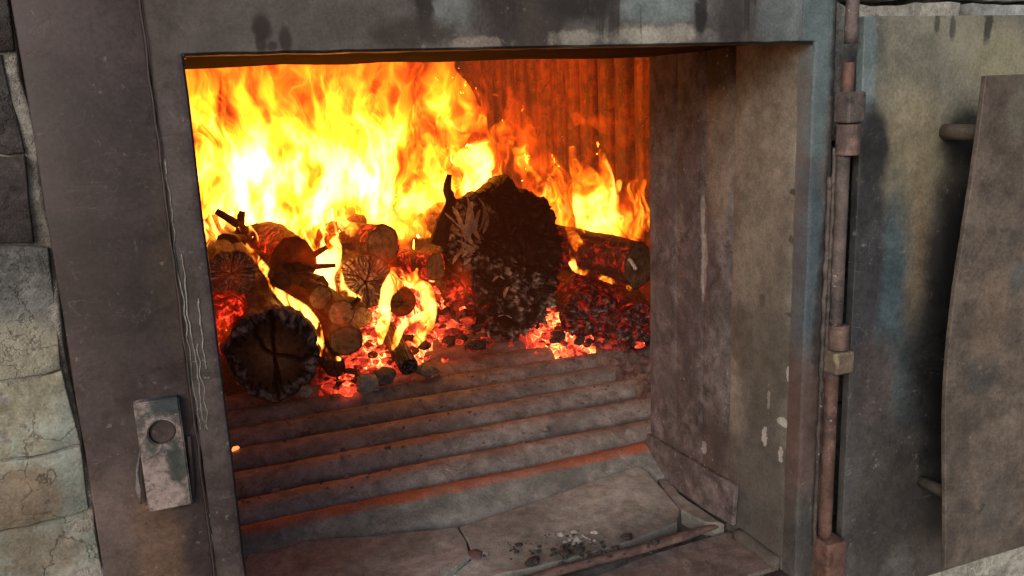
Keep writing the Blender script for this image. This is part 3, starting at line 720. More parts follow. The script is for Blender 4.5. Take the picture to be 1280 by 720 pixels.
def log(name, label, px, py, y, r, kind='pale', L=.55, dirv=(0, 1, 0), seed=1, asp=1.0, heat=0.0, body=BARK, group='logs burning on the grate',
        outline=None, face=None, ashy=.4, cat='log', taper=0.0, rough=.11, fheat=0.0, face_tilt=(0, 0)):
    """round log whose cut end is centred at the photo pixel px, py at depth y; r in photo pixels"""
    rr_ = random.Random(seed)
    C0 = at(px, py, y=y); R = r*mpp(C0)
    d = Vector(dirv).normalized()
    a = d.cross(Vector((0, 0, 1))).normalized(); b = a.cross(d).normalized()
    big = kind in ('char', 'radial', 'burnt')
    ns = 132 if big else 40; nr = 22 if big else 9
    def rad(t, l):
        q = 1+rough*fbm(math.cos(t)*1.2, math.sin(t)*1.2, l*3, 1.0, seed, 3)+.03*fbm(math.cos(t)*4, math.sin(t)*4, l*10, 1.0, seed+3, 3)
        if outline: q *= outline(t)
        return R*q*(1-taper*l/L)
    # body
    nl = 30; V = []; F = []; cols = []; heats = []
    for i in range(nl+1):
        l = L*(i/nl)**1.15
        for k in range(ns):
            t = 2*math.pi*k/ns
            f1 = fbm(math.cos(t)*3.5, math.sin(t)*3.5, l*7, 1.0, seed+1)
            q = rad(t, l)*(1+(.09*f1 if i else 0))
            V.append(C0+d*l+a*(q*math.cos(t)*asp)+b*(q*math.sin(t)))
            m = min(1, max(0, .5+1.1*f1))
            c = body*(.55+.9*m)
            av = max(0, fbm(math.cos(t)*6, math.sin(t)*6, l*25, 1.0, seed+6)-.05)*2.2*ashy
            c = c*(1-min(1, av))+ASH*.62*min(1, av)
            cols.append(c); heats.append(heat*(.6+.9*max(0, -f1)+.3*math.sin(t*3+seed)))
    for i in range(nl):
        for k in range(ns): F.append((i*ns+k, i*ns+(k+1) % ns, (i+1)*ns+(k+1) % ns, (i+1)*ns+k))
    F.append(tuple(nl*ns+k for k in range(ns)))
    o = wood_obj(name, V, F, cols, heats)
    tag(o, label, cat, group)
    # cut end
    arms = sorted([2*math.pi*(i+rr_.uniform(-.25, .25))/rr_.choice((4, 5)) for i in range(5)])
    wob = [rr_.uniform(-1, 1) for _ in arms]
    nblk = int(rr_.uniform(30, 38)) if kind == 'char' else int(rr_.uniform(34, 44))
    ph = [2*math.pi*(i+rr_.uniform(-.3, .3))/nblk for i in range(nblk)]
    dep0 = [rr_.uniform(.45, .9) for _ in ph]
    V = []; F = []; cols = []; heats = []
    def fpt(t, s):
        x, z = math.cos(t)*s, math.sin(t)*s
        dz = .03*nz(x*2, z*2, 0, 1, seed); ck = 0.0; c = None; hh = fheat
        # main cracks
        for q, (am, wb) in enumerate(zip(arms, wob)):
            da = (t-am-wb*.35*math.sin(s*3+q)-.12*nz(s*6, q, seed)+math.pi) % (2*math.pi)-math.pi
            wd = abs(da)*s
            if s < .97: ck = max(ck, max(0, 1-wd/(.045+.03*s)) if kind != 'pale' else max(0, 1-wd/.02)*.25*(q < 2))
        rc = 0.0
        if kind in ('char', 'radial', 'burnt'):
            for p_, dp in zip(ph, dep0):
                da = (t-p_-.10*nz(s*5, p_*3, seed+1)+math.pi) % (2*math.pi)-math.pi
                st = 1-dp*(.38 if kind == 'char' else .95)
                if s > st: rc = max(rc, max(0, 1-abs(da)*s/(.030+.02*(s-st))))
            if kind != 'char':
                vv = mn.voronoi(Vector((x*4+seed, z*4, 0)))[0]
                rc = max(rc, max(0, 1-(vv[1]-vv[0])/.10)*.7*(s > .25))
        g = fbm(x*3, z*3, 0, 1.0, seed+2)
        if kind == 'char':
            rim = min(1, max(0, (s-.70-.16*g)/.10))
            c = DBROWN*.8*(1-rim)+(BROWN*1.1)*(max(0, 1-s*1.7))
            ashv = min(1, max(0, .34+1.0*fbm(x*7, z*7, 0, 1.0, seed+4)))*rim
            c = c*(1-rim)+(CHAR*1.6*(1-ashv)+GREYB*1.7*ashv)*rim
            dz += -.10*rim*max(0, (s-.75))*2+.05*rim*fbm(x*9, z*9, 1, 1.0, seed)
        elif kind == 'radial':
            ashv = min(1, max(0, .62+.7*fbm(x*5, z*5, 0, 1.0, seed+4)))
            c = (CHAR*2+BROWN)*(1-ashv)+np.array((.42, .30, .25))*ashv
        elif kind == 'burnt':
            ashv = min(1, max(0, .05+1.3*fbm(x*5, z*5, 0, 1.0, seed+4)))
            c = CHAR*1.5*(1-ashv)+GREYB*1.3*ashv
            dz += .10*fbm(x*4, z*4, 2, 1.0, seed)
        elif kind == 'dark':
            c = DBROWN*(.5+.4*g)
        else:
            ring = .5+.5*math.sin(s*26+2.4*g)
            c = (face if face is not None else PALE)*(.80+.16*ring+.5*g)
            if s > .90: c = BARK*.7
            dz += .0
        k = max(ck, rc*.95)
        c = c*(1-.92*k)*1.45
        dz -= .16*ck+.11*rc
        return dz, c, hh*(1+2*k)
    for j in range(nr+1):
        s = (j/nr)**.9 if j else 0.0
        for k in range(ns):
            t = 2*math.pi*k/ns
            dz, c, hh = fpt(t, s)
            q = rad(t, 0)*s
            edge = .10 if j == nr else 0
            V.append(C0-d*(R*(dz-edge*(.5 if big else 1.2)))-d*.0015*(j < nr)+a*(q*math.cos(t)*asp)+b*(q*math.sin(t))+d*R*(face_tilt[0]*s*math.cos(t)+face_tilt[1]*s*math.sin(t)))
            cols.append(np.clip(c, .004, .9)); heats.append(hh)
    for j in range(nr):
        for k in range(ns): F.append((j*ns+k, (j+1)*ns+k, (j+1)*ns+(k+1) % ns, j*ns+(k+1) % ns))
    fo = wood_obj('cut_end', V, F, cols, heats, o, smooth=not big)
    return o, C0, R, d
def stub(parent, p0, p1, r, name='branch_stub', col=DBROWN, seed=0):
    path = [Vector(p0).lerp(Vector(p1), k/5)+Vector((.003*nz(k, seed, 0), 0, .003*nz(k, seed, 2))) for k in range(6)]
    bm = tube_bm(path, [r*(1-.08*k) for k in range(6)], 10, amp=.3, seed=seed)
    me = bpy.data.meshes.new(name); bm.to_mesh(me); bm.free()
    set_attrs(me, [col]*len(me.vertices), [0]*len(me.vertices))
    return link(name, me, M_WOOD, parent)

log('log', 'thick charred log nearest the frame with dark cross cracked end and ashy rim', 343, 444, .985, 60, 'char', .62, (.02, 1, .02), 11, .94, body=GREYB*.9, ashy=.7)
log('log', 'grey log with a pale radially cracked end resting above the thick charred log', 289, 343, 1.13, 30, 'radial', .6, (0, 1, .03), 12, body=GREYB, ashy=.6)
lo, c_, r_, d_ = log('log', 'dark brown unsplit log with a knotty stub left of the yellow flame lick', 366, 327, 1.17, 31, 'dark', .24, (-.12, 1, .05), 13, 1.0, heat=.35, body=DBROWN*1.0, ashy=.1)
stub(lo, c_+Vector((r_*.7, 0, r_*.1)), c_+Vector((r_*1.35, -.02, r_*.5)), .010, seed=1)
stub(lo, c_+Vector((r_*.7, 0, -r_*.3)), c_+Vector((r_*1.6, -.03, -r_*.25)), .008, seed=2)
log('log', 'thin branch with a dim tan end below the dark knotty log', 401, 372, 1.08, 16, 'pale', .5, (-.25, 1, .12), 14, body=DBROWN*1.6, face=PALE*.42, ashy=.1)
log('log', 'small branch with a pale round end, upper left of the touching pair', 427, 391, 1.06, 17, 'pale', .5, (-.15, 1, .10), 15, body=BARK, face=PALE*.72, ashy=.1)
log('log', 'smallest pale ended branch, right one of the touching pair', 452, 397, 1.09, 14, 'pale', .5, (-.1, 1, .08), 16, body=BARK, face=PALE*.72, ashy=.1)
log('log', 'short branch with a dark ringed oval end under the touching pair of branches', 433, 426, 1.04, 19, 'pale', .4, (.1, 1, .05), 17, 1.12, body=GREYB*.8, face=PALE*.40, ashy=.4)
log('log', 'burnt out branch with a black end just right of the thick charred log', 419, 459, 1.02, 13, 'dark', .4, (-.05, 1, .05), 18, body=CHAR*2, ashy=.3)
log('log', 'log with a pinkish end split by a star of fine cracks', 457, 353, 1.20, 35, 'radial', .55, (-.02, 1, .03), 19, 1.0, body=BARK, ashy=.3)
log('log', 'log with a smooth tan end lying just above the star cracked log', 479, 306, 1.27, 25, 'pale', .26, (-.42, 1, -.05), 20, 1.0, heat=.45, body=BARK*.9, face=PALE*.62, ashy=.15)
log('log', 'branch with an olive tan oval end against the huge charred stump', 545, 334, 1.24, 18, 'pale', .32, (-.45, 1, -.02), 21, .88, heat=.55, body=BARK*1.2, face=PALE*.55, ashy=.1)
log('log', 'branch with a plain dark brown end wrapped in flames in the centre of the embers', 503, 378, 1.13, 18, 'dark', .55, (.0, 1, .05), 22, 1.0, rough=.03, body=DBROWN*1.5, ashy=.05)
log('charred_stick', 'short black charred stick lying on the embers at the front of the fire', 511, 459, .99, 12, 'burnt', .20, (-.03, 1, .28), 23, 1.0, body=CHAR*2, ashy=.5, cat='stick', group=None)
log('log', 'red firelit log tucked behind the left edge of the frame', 282, 410, 1.05, 36, 'dark', .5, (0, 1, .02), 24, 1.0, body=BROWN*.5, heat=.42, fheat=.38, ashy=.0)  # its emission imitates red firelight falling on the log
log('log', 'brown log with a dark sawn end leaning out beside the right jamb', 799, 333, .96, 30, 'pale', 1.1, (-.22, 1, .02), 25, .86, body=BARK*.55, face=DBROWN*1.5, ashy=.12, heat=.16)
log('log', 'blackened log with glowing cracks under the brown log at the right', 738, 398, 1.02, 33, 'burnt', .36, (.55, 1, .05), 26, 1.15, body=CHAR*1.3, heat=.17, fheat=.06, ashy=.4)
log('log', 'black burnt log end with glowing edges hard against the right jamb', 797, 408, .97, 30, 'burnt', .6, (-.05, 1, .0), 27, 1.15, body=CHAR*1.4, heat=.17, fheat=.06, ashy=.2)

# huge charred stump
OUT = [(560, 372), (568, 394), (584, 413), (607, 424), (640, 426), (670, 416), (690, 392), (701, 354), (704, 322), (700, 288), (692, 260), (676, 246),
       (655, 240), (643, 226), (631, 222), (624, 233), (606, 239), (588, 243), (572, 246), (562, 262), (557, 300), (555, 340)]
def stump():
    Y = 1.235; cx, cz = 628, 338
    C0 = at(cx, cz, y=Y); m = mpp(C0)
    ang = [math.atan2(-(y-cz), (x-cx)) for x, y in OUT]; rad_ = [math.hypot(x-cx, y-cz) for x, y in OUT]
    ordr = np.argsort(ang); ang = np.array(ang)[ordr]; rad_ = np.array(rad_)[ordr]
    A2 = np.concatenate([ang-2*math.pi, ang, ang+2*math.pi]); R2 = np.tile(rad_, 3)
    right = Vector(AR); up = Vector(AU)
    ns, nr = 300, 96
    ph = [2*math.pi*(i+rnd.uniform(-.25, .25))/46 for i in range(46)]
    V = []; F = []; cols = []; heats = []
    low = (at(633, 362, y=Y)-C0)
    ax = Vector((.93, 0, 0)).normalized(); az_ = Vector((0, 0, 1))
    def face(t, s):
        rp = float(np.interp(t, A2, R2))*m*s
        x, z = rp*math.cos(t), rp*math.sin(t)
        q = Vector((x*9, z*9, 0)); w_ = Vector((nz(x*14, z*14, 1), nz(x*14, z*14, 2), 0))*.35
        vr = mn.voronoi(q*1.5+w_*1.5); dv = vr[0]; dv_c = vr[1][0]; edge = min(1, (dv[1]-dv[0])/.09)
        vr2 = mn.voronoi(q*5.0+w_*4); dv2 = vr2[0]; dv2_c = vr2[1][0]; edge2 = min(1, (dv2[1]-dv2[0])/.22)
        rim = min(1, max(0, (s-.80)/.08))*(z < -.02)
        rc = 0
        if rim:
            for p_ in ph:
                da = (t-p_-.1*nz(s*6, p_, 3)+math.pi) % (2*math.pi)-math.pi
                rc = max(rc, max(0, 1-abs(da)*s/.035))
        bul = .018*math.exp(-(((x-low.x)/.12)**2+((z-low.z)/.12)**2))
        dome = -.022*s**4
        h = bul+dome*.5-.026*(1-edge)-.010*(1-edge2)-.020*rc*rim*0-.014*rc*rim+.014*fbm(x*8, z*8, 0, 1.0, 5)+.011*fbm(x*40, z*40, 0, 1.0, 6)
        # ash, char
        n1 = fbm(x*16, z*16, 0, 1.0, 9); n2 = fbm(x*45, z*45, 0, 1.0, 10)
        al = -.10+.45*n1+.75*n2
        al += .30*math.exp(-(((x+.05*0-low.x)/.10)**2+((z-low.z)/.10)**2))
        al += .95*math.exp(-(((x+.105)/.045)**2+((z-.125)/.085)**2))+.5*math.exp(-(((x+.10)/.03)**2+((z-.03)/.05)**2))
        al += .75*rim*(z < -.06)-.45*min(1, max(0, (z-.02)/.05))*min(1, max(0, (x+.05)/.04))
        fk = fbm(x*95, z*95, 0, 1.0, 12)
        al = min(1, max(0, (al-.12)*1.2))*min(1, max(0, .75+2.4*fk))
        cell = mn.cell(Vector((dv_c.x*31.7, dv_c.y*31.7, 1))); cell2 = mn.cell(Vector((dv2_c.x*57.3, dv2_c.y*57.3, 5)))
        g0 = .35+.9*max(0, cell)+1.3*max(0, cell2)**2
        low_w = math.exp(-(((x-low.x)/.14)**2+((z-low.z)/.14)**2))
        c = CHAR*np.array((.75, .7, .7))*(1+1.2*g0)*(1-al)+ASH*1.1*al
        c = c+np.array((.10, .088, .082))*low_w*max(0, cell2)*max(0, .5+1.5*fk)
        pk = math.exp(-(((x+.125)/.05)**2+((z+.075)/.06)**2))  # pink patch in colour and emission imitates red glow on the left flank
        c = c*(1-.6*pk)+np.array((.45, .20, .15))*.6*pk
        heat = .55*max(0, pk-.25)+.25*(1-edge)*(z < -.05)*(x < -.02)
        return x, z, h, c*(1-.8*max(rc*rim, 1-edge, .6*(1-edge2))), heat
    Bk = Vector((-.04, 1, .03)).normalized()
    for j in range(nr+1):
        s = j/nr
        for k in range(ns):
            t = 2*math.pi*k/ns
            x, z, h, c, he = face(t, s)
            rg = 1+.045*fbm(math.cos(t)*5, math.sin(t)*5, 0, 1.0, 4)+.05*fbm(math.cos(t)*16, math.sin(t)*16, 0, 1.0, 8) if s > .9 else 1
            V.append(C0+right*(x*rg)+up*(z*rg)-Vector((0, 1, 0))*h); cols.append(np.clip(c, .006, .8)); heats.append(he)
    for j in range(nr):
        for k in range(ns): F.append((j*ns+k, (j+1)*ns+k, (j+1)*ns+(k+1) % ns, j*ns+(k+1) % ns))
    fv = V; last = V[nr*ns:]
    bodyV = []; bodyF = []; bc = []; bh = []
    nl = 16
    for i in range(nl+1):
        l = .24*i/nl
        for k in range(ns):
            t = 2*math.pi*k/ns; p = last[k]
            o = (p-C0); f1 = fbm(p.x*10, l*10, p.z*10, 1.0, 3)
            q = C0+Bk*l+Vector((o.x, o.y, o.z))*(1+.05*f1*(i > 0)-.35*(l/.24)**1.5)
            bodyV.append(q); m2 = min(1, max(0, .2+f1)); bc.append(CHAR*1.2*(1-m2)+GREYB*m2*.3); bh.append(max(0, .25*(-f1)))
    for i in range(nl):
        for k in range(ns): bodyF.append((i*ns+k, i*ns+(k+1) % ns, (i+1)*ns+(k+1) % ns, (i+1)*ns+k))
    bodyF.append(tuple(nl*ns+k for k in range(ns)))
    o = wood_obj('charred_stump', bodyV, bodyF, bc, bh)
    tag(o, 'huge blackened stump with cracked crust and pale ash flakes amid the fire', 'stump')
    wood_obj('burnt_end', V, F, cols, heats, o, smooth=False)
    return o
st = stump()
# splinters and curled bark flakes standing on the stump's left shoulder
def flake(parent, pts, y, wpx, col, seed, name='ash_flake'):
    P = lerp_path(pts, 9); bm = bmesh.new(); L_ = []; R3 = []; cols = []
    for i, (x, yy) in enumerate(P):
        t = i/8; wv = wpx*.62*(.55+.9*abs(nz(i*1.7, seed*3.1, 9)))*(math.sin(math.pi*(.12+.8*t)))
        c = at(x, yy, y=y-.02*math.sin(t*2.2)+.004*nz(i, seed, 0)); m = mpp(c)
        L_.append(bm.verts.new(c+Vector((-wv*m*(1+.4*nz(i*2, seed, 1)), .010*math.sin(t*3), 0)))); R3.append(bm.verts.new(c+Vector((wv*m*(1+.4*nz(i*2, seed, 4)), 0, .003*nz(i, seed, 6)))))
    for i in range(8): bm.faces.new((L_[i], R3[i], R3[i+1], L_[i+1]))
    bmesh.ops.solidify(bm, geom=bm.faces[:], thickness=.003)
    me = bpy.data.meshes.new(name); bm.to_mesh(me); bm.free()
    set_attrs(me, [col*(.8+.4*rnd.random()) for _ in me.vertices], [0]*len(me.vertices))
    return link(name, me, M_WOOD, parent)
ASH = np.array((.78, .74, .70))
for i, (p, wv, c) in enumerate((([(570, 262), (578, 282), (588, 300)], 5, ASH*.9), ([(564, 282), (572, 292), (584, 298)], 6, ASH*.6), ([(604, 292), (610, 276), (607, 262)], 4, ASH*.5), ([(572, 300), (582, 306), (590, 318)], 7, ASH*.75), ([(600, 300), (594, 288), (596, 272)], 6, ASH*.7), ([(578, 322), (586, 314), (596, 308)], 6, ASH*.9), ([(590, 252), (586, 272), (584, 296)], 7, ASH*.8), ([(582, 300), (575, 275), (566, 258)], 6, ASH), ([(588, 295), (590, 268), (584, 246)], 5, ASH*.8), ([(580, 305), (592, 285), (600, 262)], 6, ASH*.7),
                               ([(584, 312), (574, 318), (566, 330)], 5, ASH*.9), ([(576, 285), (563, 272), (556, 266)], 4, ASH*.85), ([(594, 296), (604, 280), (606, 258), (598, 248)], 3, ASH*.5),
                               ([(590, 305), (584, 292), (582, 280)], 8, ASH), ([(616, 352), (624, 345), (630, 349)], 4, ASH*.8), ([(622, 396), (632, 394), (640, 398)], 4, ASH), ([(630, 372), (634, 362), (638, 358)], 3, ASH))):
    flake(st, p, 1.205 if i < 14 else 1.175, wv, c, i)
def stick(label, pts, y, rpx, col, seed, heat=0.0, y1=None):
    P = lerp_path(pts, 12)
    path = [at(x, yy, y=y+((y1 or y)-y)*i/11) for i, (x, yy) in enumerate(P)]
    m = mpp(path[0])
    bm = tube_bm(path, [rpx*m*(1-(.066 if rpx == 11 else .035)*i)*(1+.15*nz(i*.7, seed, 0)) for i in range(12)], 12, amp=.35, seed=seed)
    me = bpy.data.meshes.new('stick'); bm.to_mesh(me); bm.free()
    set_attrs(me, [col*(.7+.6*rnd.random()) for _ in me.vertices], [heat]*len(me.vertices))
    return tag(link('stick', me, M_WOOD), label, 'stick', 'loose sticks in the fire')
stick('dark split stick rising from the left side of the huge stump', [(546, 306), (553, 280), (563, 252), (559, 236), (562, 218)], 1.28, 11, DBROWN*.8, 1)
stick('short dark stick slanting up at the far left of the flames', [(312, 292), (295, 279), (270, 264)], 1.25, 6, DBROWN*1.4, 2)
stick('broken plank lying behind the grey radially cracked log', [(285, 305), (305, 297), (322, 288)], 1.28, 15, DBROWN*1.2, 3, y1=1.4)
stick('splintered stub standing beside the slanting stick at the left', [(300, 292), (301, 275), (303, 264)], 1.27, 6, BARK*1.5, 4)
stick('charred stick along the right side of the thick charred log', [(352, 352), (338, 332), (318, 318)], 1.12, 13, BARK, 5, y1=1.25)
stick('brown stick lying across under the dark knotty log', [(398, 362), (370, 350), (345, 340)], 1.14, 18, DBROWN*2.2, 6, y1=1.22)
stick('thin twig poking out above the touching pair of branches', [(436, 384), (444, 378), (449, 372)], 1.07, 5, DBROWN, 7)
stick('dark crooked stick behind the tan ended log', [(425, 320), (432, 296), (448, 278)], 1.34, 20, DBROWN*1.5, 9, y1=1.5)
stick('small white ash stick in front of the right jamb log', [(795, 336), (790, 328), (786, 324)], .93, 3, ASH, 10)

# =================================================================== EMBERS, ASH
bm = bmesh.new(); nx, ny = 150, 130; vs = []; he = []
HOT = [(at(706, 400, y=1.1), .07, .9), (at(545, 380, y=1.22), .13, 1.0), (at(480, 400, y=1.15), .10, .8), (at(500, 430, z=.09), .17, .9), (at(545, 400, z=.09), .14, .7), (at(430, 470, z=.09), .10, .5), (at(730, 425, z=.09), .20, .55), (at(790, 425, z=.09), .12, .5), (at(690, 405, z=.09), .12, .6), (at(600, 428, z=.08), .08, .5)]
def front(x): return 1.045+.05*nz(x*5, 0, 0)+.24*max(0, min(1, (x-.50)/.12))-.36*max(0, min(1, (x-.80)/.12))-.02*(x < .3)
for j in range(ny+1):
    row = []
    for i in range(nx+1):
        x = -.30+1.63*i/nx; y = .86+2.2*(j/ny)**1.6
        k = min(1, max(0, (y-front(x)+.02)/.16)); k = k*k*(3-2*k)
        h = -.03+k*(.115+.09*min(1, max(0, (y-1.25)/.5))+.028*fbm(x, y, 0, 13, 4)+.022*abs(fbm(x, y, 0, 38, 6))+.13*math.exp(-((x-.50)/.16)**2-((y-1.36)/.16)**2))
        row.append(bm.verts.new((x, y, h)))
        he.append(1.6*sum(a*math.exp(-((x-P.x)**2+(y-P.y)**2)/(r*r)) for P, r, a in HOT))
    vs.append(row)
for j in range(ny):
    for i in range(nx): bm.faces.new((vs[j][i], vs[j][i+1], vs[j+1][i+1], vs[j+1][i]))
bm.normal_update(); me = bpy.data.meshes.new('ember_bed'); bm.to_mesh(me); bm.free()
a_ = me.attributes.new('glow', 'FLOAT', 'POINT'); a_.data.foreach_set('value', np.array(he, dtype=np.float32))
tag(link('ember_bed', me, M_EMBER, smooth=False), 'bed of glowing red embers and ash under the burning logs', 'embers', kind='stuff')
# loose ember lumps, joined
bm = bmesh.new(); rq = random.Random(5); hs = []
for px, py, sx, sy, n_, hb in ((490, 434, 20, 16, 110, .95), (545, 410, 20, 15, 90, .9), (560, 372, 14, 16, 40, .8), (520, 350, 16, 10, 30, .6), (425, 472, 18, 9, 34, .5), (745, 426, 36, 6, 26, .7), (590, 428, 20, 4, 14, .5), (694, 404, 10, 18, 30, .9)):
    for i in range(n_):
        x, y_ = rq.gauss(px, sx), rq.gauss(py, sy)
        zf = .075+max(0, (470-y_))*.0009*(1.25 if px < 650 else .5)
        P = at(x, y_, z=zf); r = rq.uniform(.0045, .013)+.013*rq.random()**4
        vv = chunk(bm, (P.x, P.y, P.z), r, i+px, 2, .8); h0 = hb+rq.gauss(0, .38)
        hs += [h0]*len(vv)
me = bpy.data.meshes.new('ember_lumps'); bm.to_mesh(me); bm.free()
a_ = me.attributes.new('glow', 'FLOAT', 'POINT'); a_.data.foreach_set('value', np.array(hs, dtype=np.float32))
tag(link('ember_lumps', me, M_EMBER, smooth=False), 'loose glowing coals tumbled between the logs and the grate', 'embers', kind='stuff')
def lump(name, label, px, py, z, rpx, mat, seed, cat, group=None, squash=.9, heat=None):
    P = at(px, py, z=z); bm = bmesh.new(); chunk(bm, P, rpx*mpp(P), seed, 3, squash)
    for v in bm.verts: v.co += Vector((.0, .0, .004))*fbm(*v.co, 60, seed)
    me = bpy.data.meshes.new(name); bm.to_mesh(me); bm.free()
    a_ = me.attributes.new('glow', 'FLOAT', 'POINT'); a_.data.foreach_set('value', np.full(len(me.vertices), heat or 0, dtype=np.float32))
    return tag(link(name, me, mat, smooth=False), label, cat, group)
lump('ash_lump', 'cracked pale grey ash lump at the front edge of the embers', 459, 480, .085, 13, M_WASH, 61, 'ash lump')
lump('coal', 'bright red coal left of the pale ash lump', 436, 486, .078, 11, M_EMBER, 62, 'coal', 'single coals on the grate', .7, 1.3)
lump('coal', 'grey ash covered coal behind the pale ash lump', 480, 470, .088, 14, M_ASH, 63, 'coal', 'single coals on the grate', .7)
lump('coal', 'pinkish ash crusted coal right of the charred stick', 534, 462, .085, 13, M_ASH, 64, 'coal', 'single coals on the grate', .6)
lump('coal', 'tiny orange coal caught between bars beside the left frame edge', 294, 561, .065, 4, M_EMBER, 65, 'coal', 'single coals on the grate', .5, 2.0)
lump('ash_lump', 'small white ash crumb at the foot of the thick charred log', 382, 489, .085, 7, M_WASH, 66, 'ash lump')
rb = random.Random(12); bm = bmesh.new()
for i in range(420):
    x = rb.uniform(0, .95); y = min(1.1, rb.choice((.54, .66, .78, .90, 1.0))+rb.gauss(0, .03)); r = rb.uniform(.0012, .0035)*(1 if rb.random() < .93 else 2.4)
    chunk(bm, (x, y, ZG+.001-.25*(abs(((y-.508) % .122)-.061)-.061)**2), r, i, 1)
tag(from_bm('ash_crumbs', bm, M_ASH), 'pale ash crumbs strewn over the grate bars', 'debris', kind='stuff')

# =================================================================== FLAMES
def flame_mat(name, gain=1.0, cores=(), wisp=1.0, seed=0.0, fil=1.0, srate=.12, cscale=150, sc_=1.0, soft=0.0):
    """glowing gas in a thin sheet: warped rising noise gives strands and holes; hot cores burn stronger"""
    t = NT(name); p = t.pos()
    wv = t.noise(t.mapv(p, (1, .4, .6), (seed, 0, 0)), 6.0*sc_, 2, .5, color=True)
    wv2 = t.noise(t.mapv(p, (1, .4, .7), (0, seed, 0)), 19.0*sc_, 1, .5, color=True)
    q = t.vmath('ADD', p, t.vmath('MULTIPLY', t.vmath('SUBTRACT', wv, (.5, .5, .5)), (.26, .1, .26)))
    q = t.vmath('ADD', q, t.vmath('MULTIPLY', t.vmath('SUBTRACT', wv2, (.5, .5, .5)), (.085, .03, .085)))
    n1 = t.noise(t.mapv(q, (1, .3, .40), (0, 0, seed)), 15.0*sc_, 3, .55)
    rid = t.math('ABSOLUTE', t.math('SUBTRACT', t.noise(t.mapv(q, (1, .3, .36), (seed, seed, 0)), 21.0*sc_, 2, .5), .5))
    rid = t.step(rid, 0.0, .055, 1, 0)
    sheet_ = t.step(n1, .44-soft, .53+soft)
    hot = t.step(n1, .52, .68)
    e = t.sum(t.math('MULTIPLY', sheet_, 14*gain*wisp), t.math('MULTIPLY', hot, 40*gain), t.math('MULTIPLY', t.math('MULTIPLY', rid, t.step(n1, .38, .50)), 42*gain*fil), .35*wisp)
    for c, r, a in cores:
        d = t.vmath('LENGTH', t.vmath('DIVIDE', t.vmath('SUBTRACT', q, tuple(c)), (r, r*1.6, r*1.2)))
        e = t.math('ADD', e, t.math('MULTIPLY', t.step(d, .15, 1.0, 1, 0), t.math('MULTIPLY', t.step(n1, .30, .62, .12, 1), a*3.2)))
    e = t.math('MULTIPLY', e, t.step(t.math('ADD', t.vmath('DOT_PRODUCT', p, (0, 0, 1)), t.math('MULTIPLY', t.math('SUBTRACT', n1, .5), .5)), .50, .95, 1.15, .38))
    em = t.n('ShaderNodeEmission')
    t.put(em.inputs['Color'], t.ramp(t.step(e, 0, cscale), [(0, (1, .07, .003)), (.14, (1, .14, .005)), (.45, (1, .27, .006)), (1, (1, .42, .07))]))
    t.put(em.inputs['Strength'], e)
    t.l(em.outputs[0], t.out.inputs['Volume'])
    t.m.cycles.volume_step_rate = srate
    return t.m
FL = []
def flame(label, strokes, mat, voxel=.010, ythick=1.0, seed=0, jag=.02):
    ythick *= .27
    """strokes: list of (depth y0, depth y1, [(px, py, rpx), ...]) swept by balls, fused and roughened into one closed skin"""
    bm = bmesh.new()
    for y0, y1, pts in strokes:
        n = max(6, 5*len(pts))
        for i, (x, yy, r) in enumerate(lerp_path(pts, n)):
            c = at(x, yy, y=y0+(y1-y0)*i/(n-1)); rr = max(1.25*voxel, r*mpp(c))
            g = bmesh.ops.create_icosphere(bm, subdivisions=2, radius=1.0)
            for v in g['verts']: v.co = c+Vector((v.co.x*rr, v.co.y*max(rr*ythick, 1.7*voxel), v.co.z*rr*1.1))
    me = bpy.data.meshes.new('tmp'); bm.to_mesh(me); bm.free()
    o = bpy.data.objects.new('tmp', me); COL.objects.link(o)
    md = o.modifiers.new('r', 'REMESH'); md.mode = 'VOXEL'; md.voxel_size = voxel
    dg = bpy.context.evaluated_depsgraph_get()
    m2 = bpy.data.meshes.new_from_object(o.evaluated_get(dg))
    bpy.data.objects.remove(o); bpy.data.meshes.remove(me)
    b2 = bmesh.new(); b2.from_mesh(m2); seen = set()
    isles = []
    for v0 in list(b2.verts):                                # drop stray bits
        if v0 in seen: continue
        isl = [v0]; seen.add(v0); q = [v0]
        while q:
            for e in q.pop().link_edges:
                for u in e.verts:
                    if u not in seen: seen.add(u); isl.append(u); q.append(u)
        isles.append(isl)
    for isl in isles:
        if len(isl) < 260 and len(isl) < .3*max(len(q_) for q_ in isles): bmesh.ops.delete(b2, geom=isl, context='VERTS')
    b2.to_mesh(m2); b2.free()
    m2.name = 'flame'
    for v in m2.vertices:
        p = v.co
        k = min(jag, 1.6*voxel)*(fbm(p.x, p.y*.4, p.z*.5, 13, seed)+.5*fbm(p.x, p.y*.4, p.z*.6, 34, seed))
        v.co = p+Vector((v.normal.x*k, .35*v.normal.y*k+.05*nz(p.x*5, 0, p.z*3.5, 1, seed), v.normal.z*k))
    ob = link('flame', m2, mat)
    tag(ob, label, 'flame', 'flames of the fire')
    FL.append(ob)
    return ob
def core(px, py, y, rpx, a):
    c = at(px, py, y=y); return (c, rpx*mpp(c)*.9, a*.36)
m1 = flame_mat('flame_gas_left', 1.0, [core(345, 215, 1.6, 90, 62), core(320, 255, 1.55, 60, 40), core(290, 215, 1.6, 60, 40), core(400, 110, 1.6, 80, 10)], seed=1.3)
flame('tall dense yellow white flame filling the left half of the mouth', [
    (1.55, 1.65, [(300, 320, 30), (310, 260, 60), (300, 200, 62), (290, 130, 56), (300, 60, 50), (300, -20, 40)]),
    (1.55, 1.65, [(380, 310, 40), (385, 250, 62), (390, 190, 62), (400, 120, 58), (420, 50, 48), (430, -20, 36)]),
    (1.5, 1.6, [(270, 300, 22), (262, 250, 30), (252, 190, 34), (246, 130, 34), (240, 70, 34)])], m1, .011, 1.5, 1, .02)
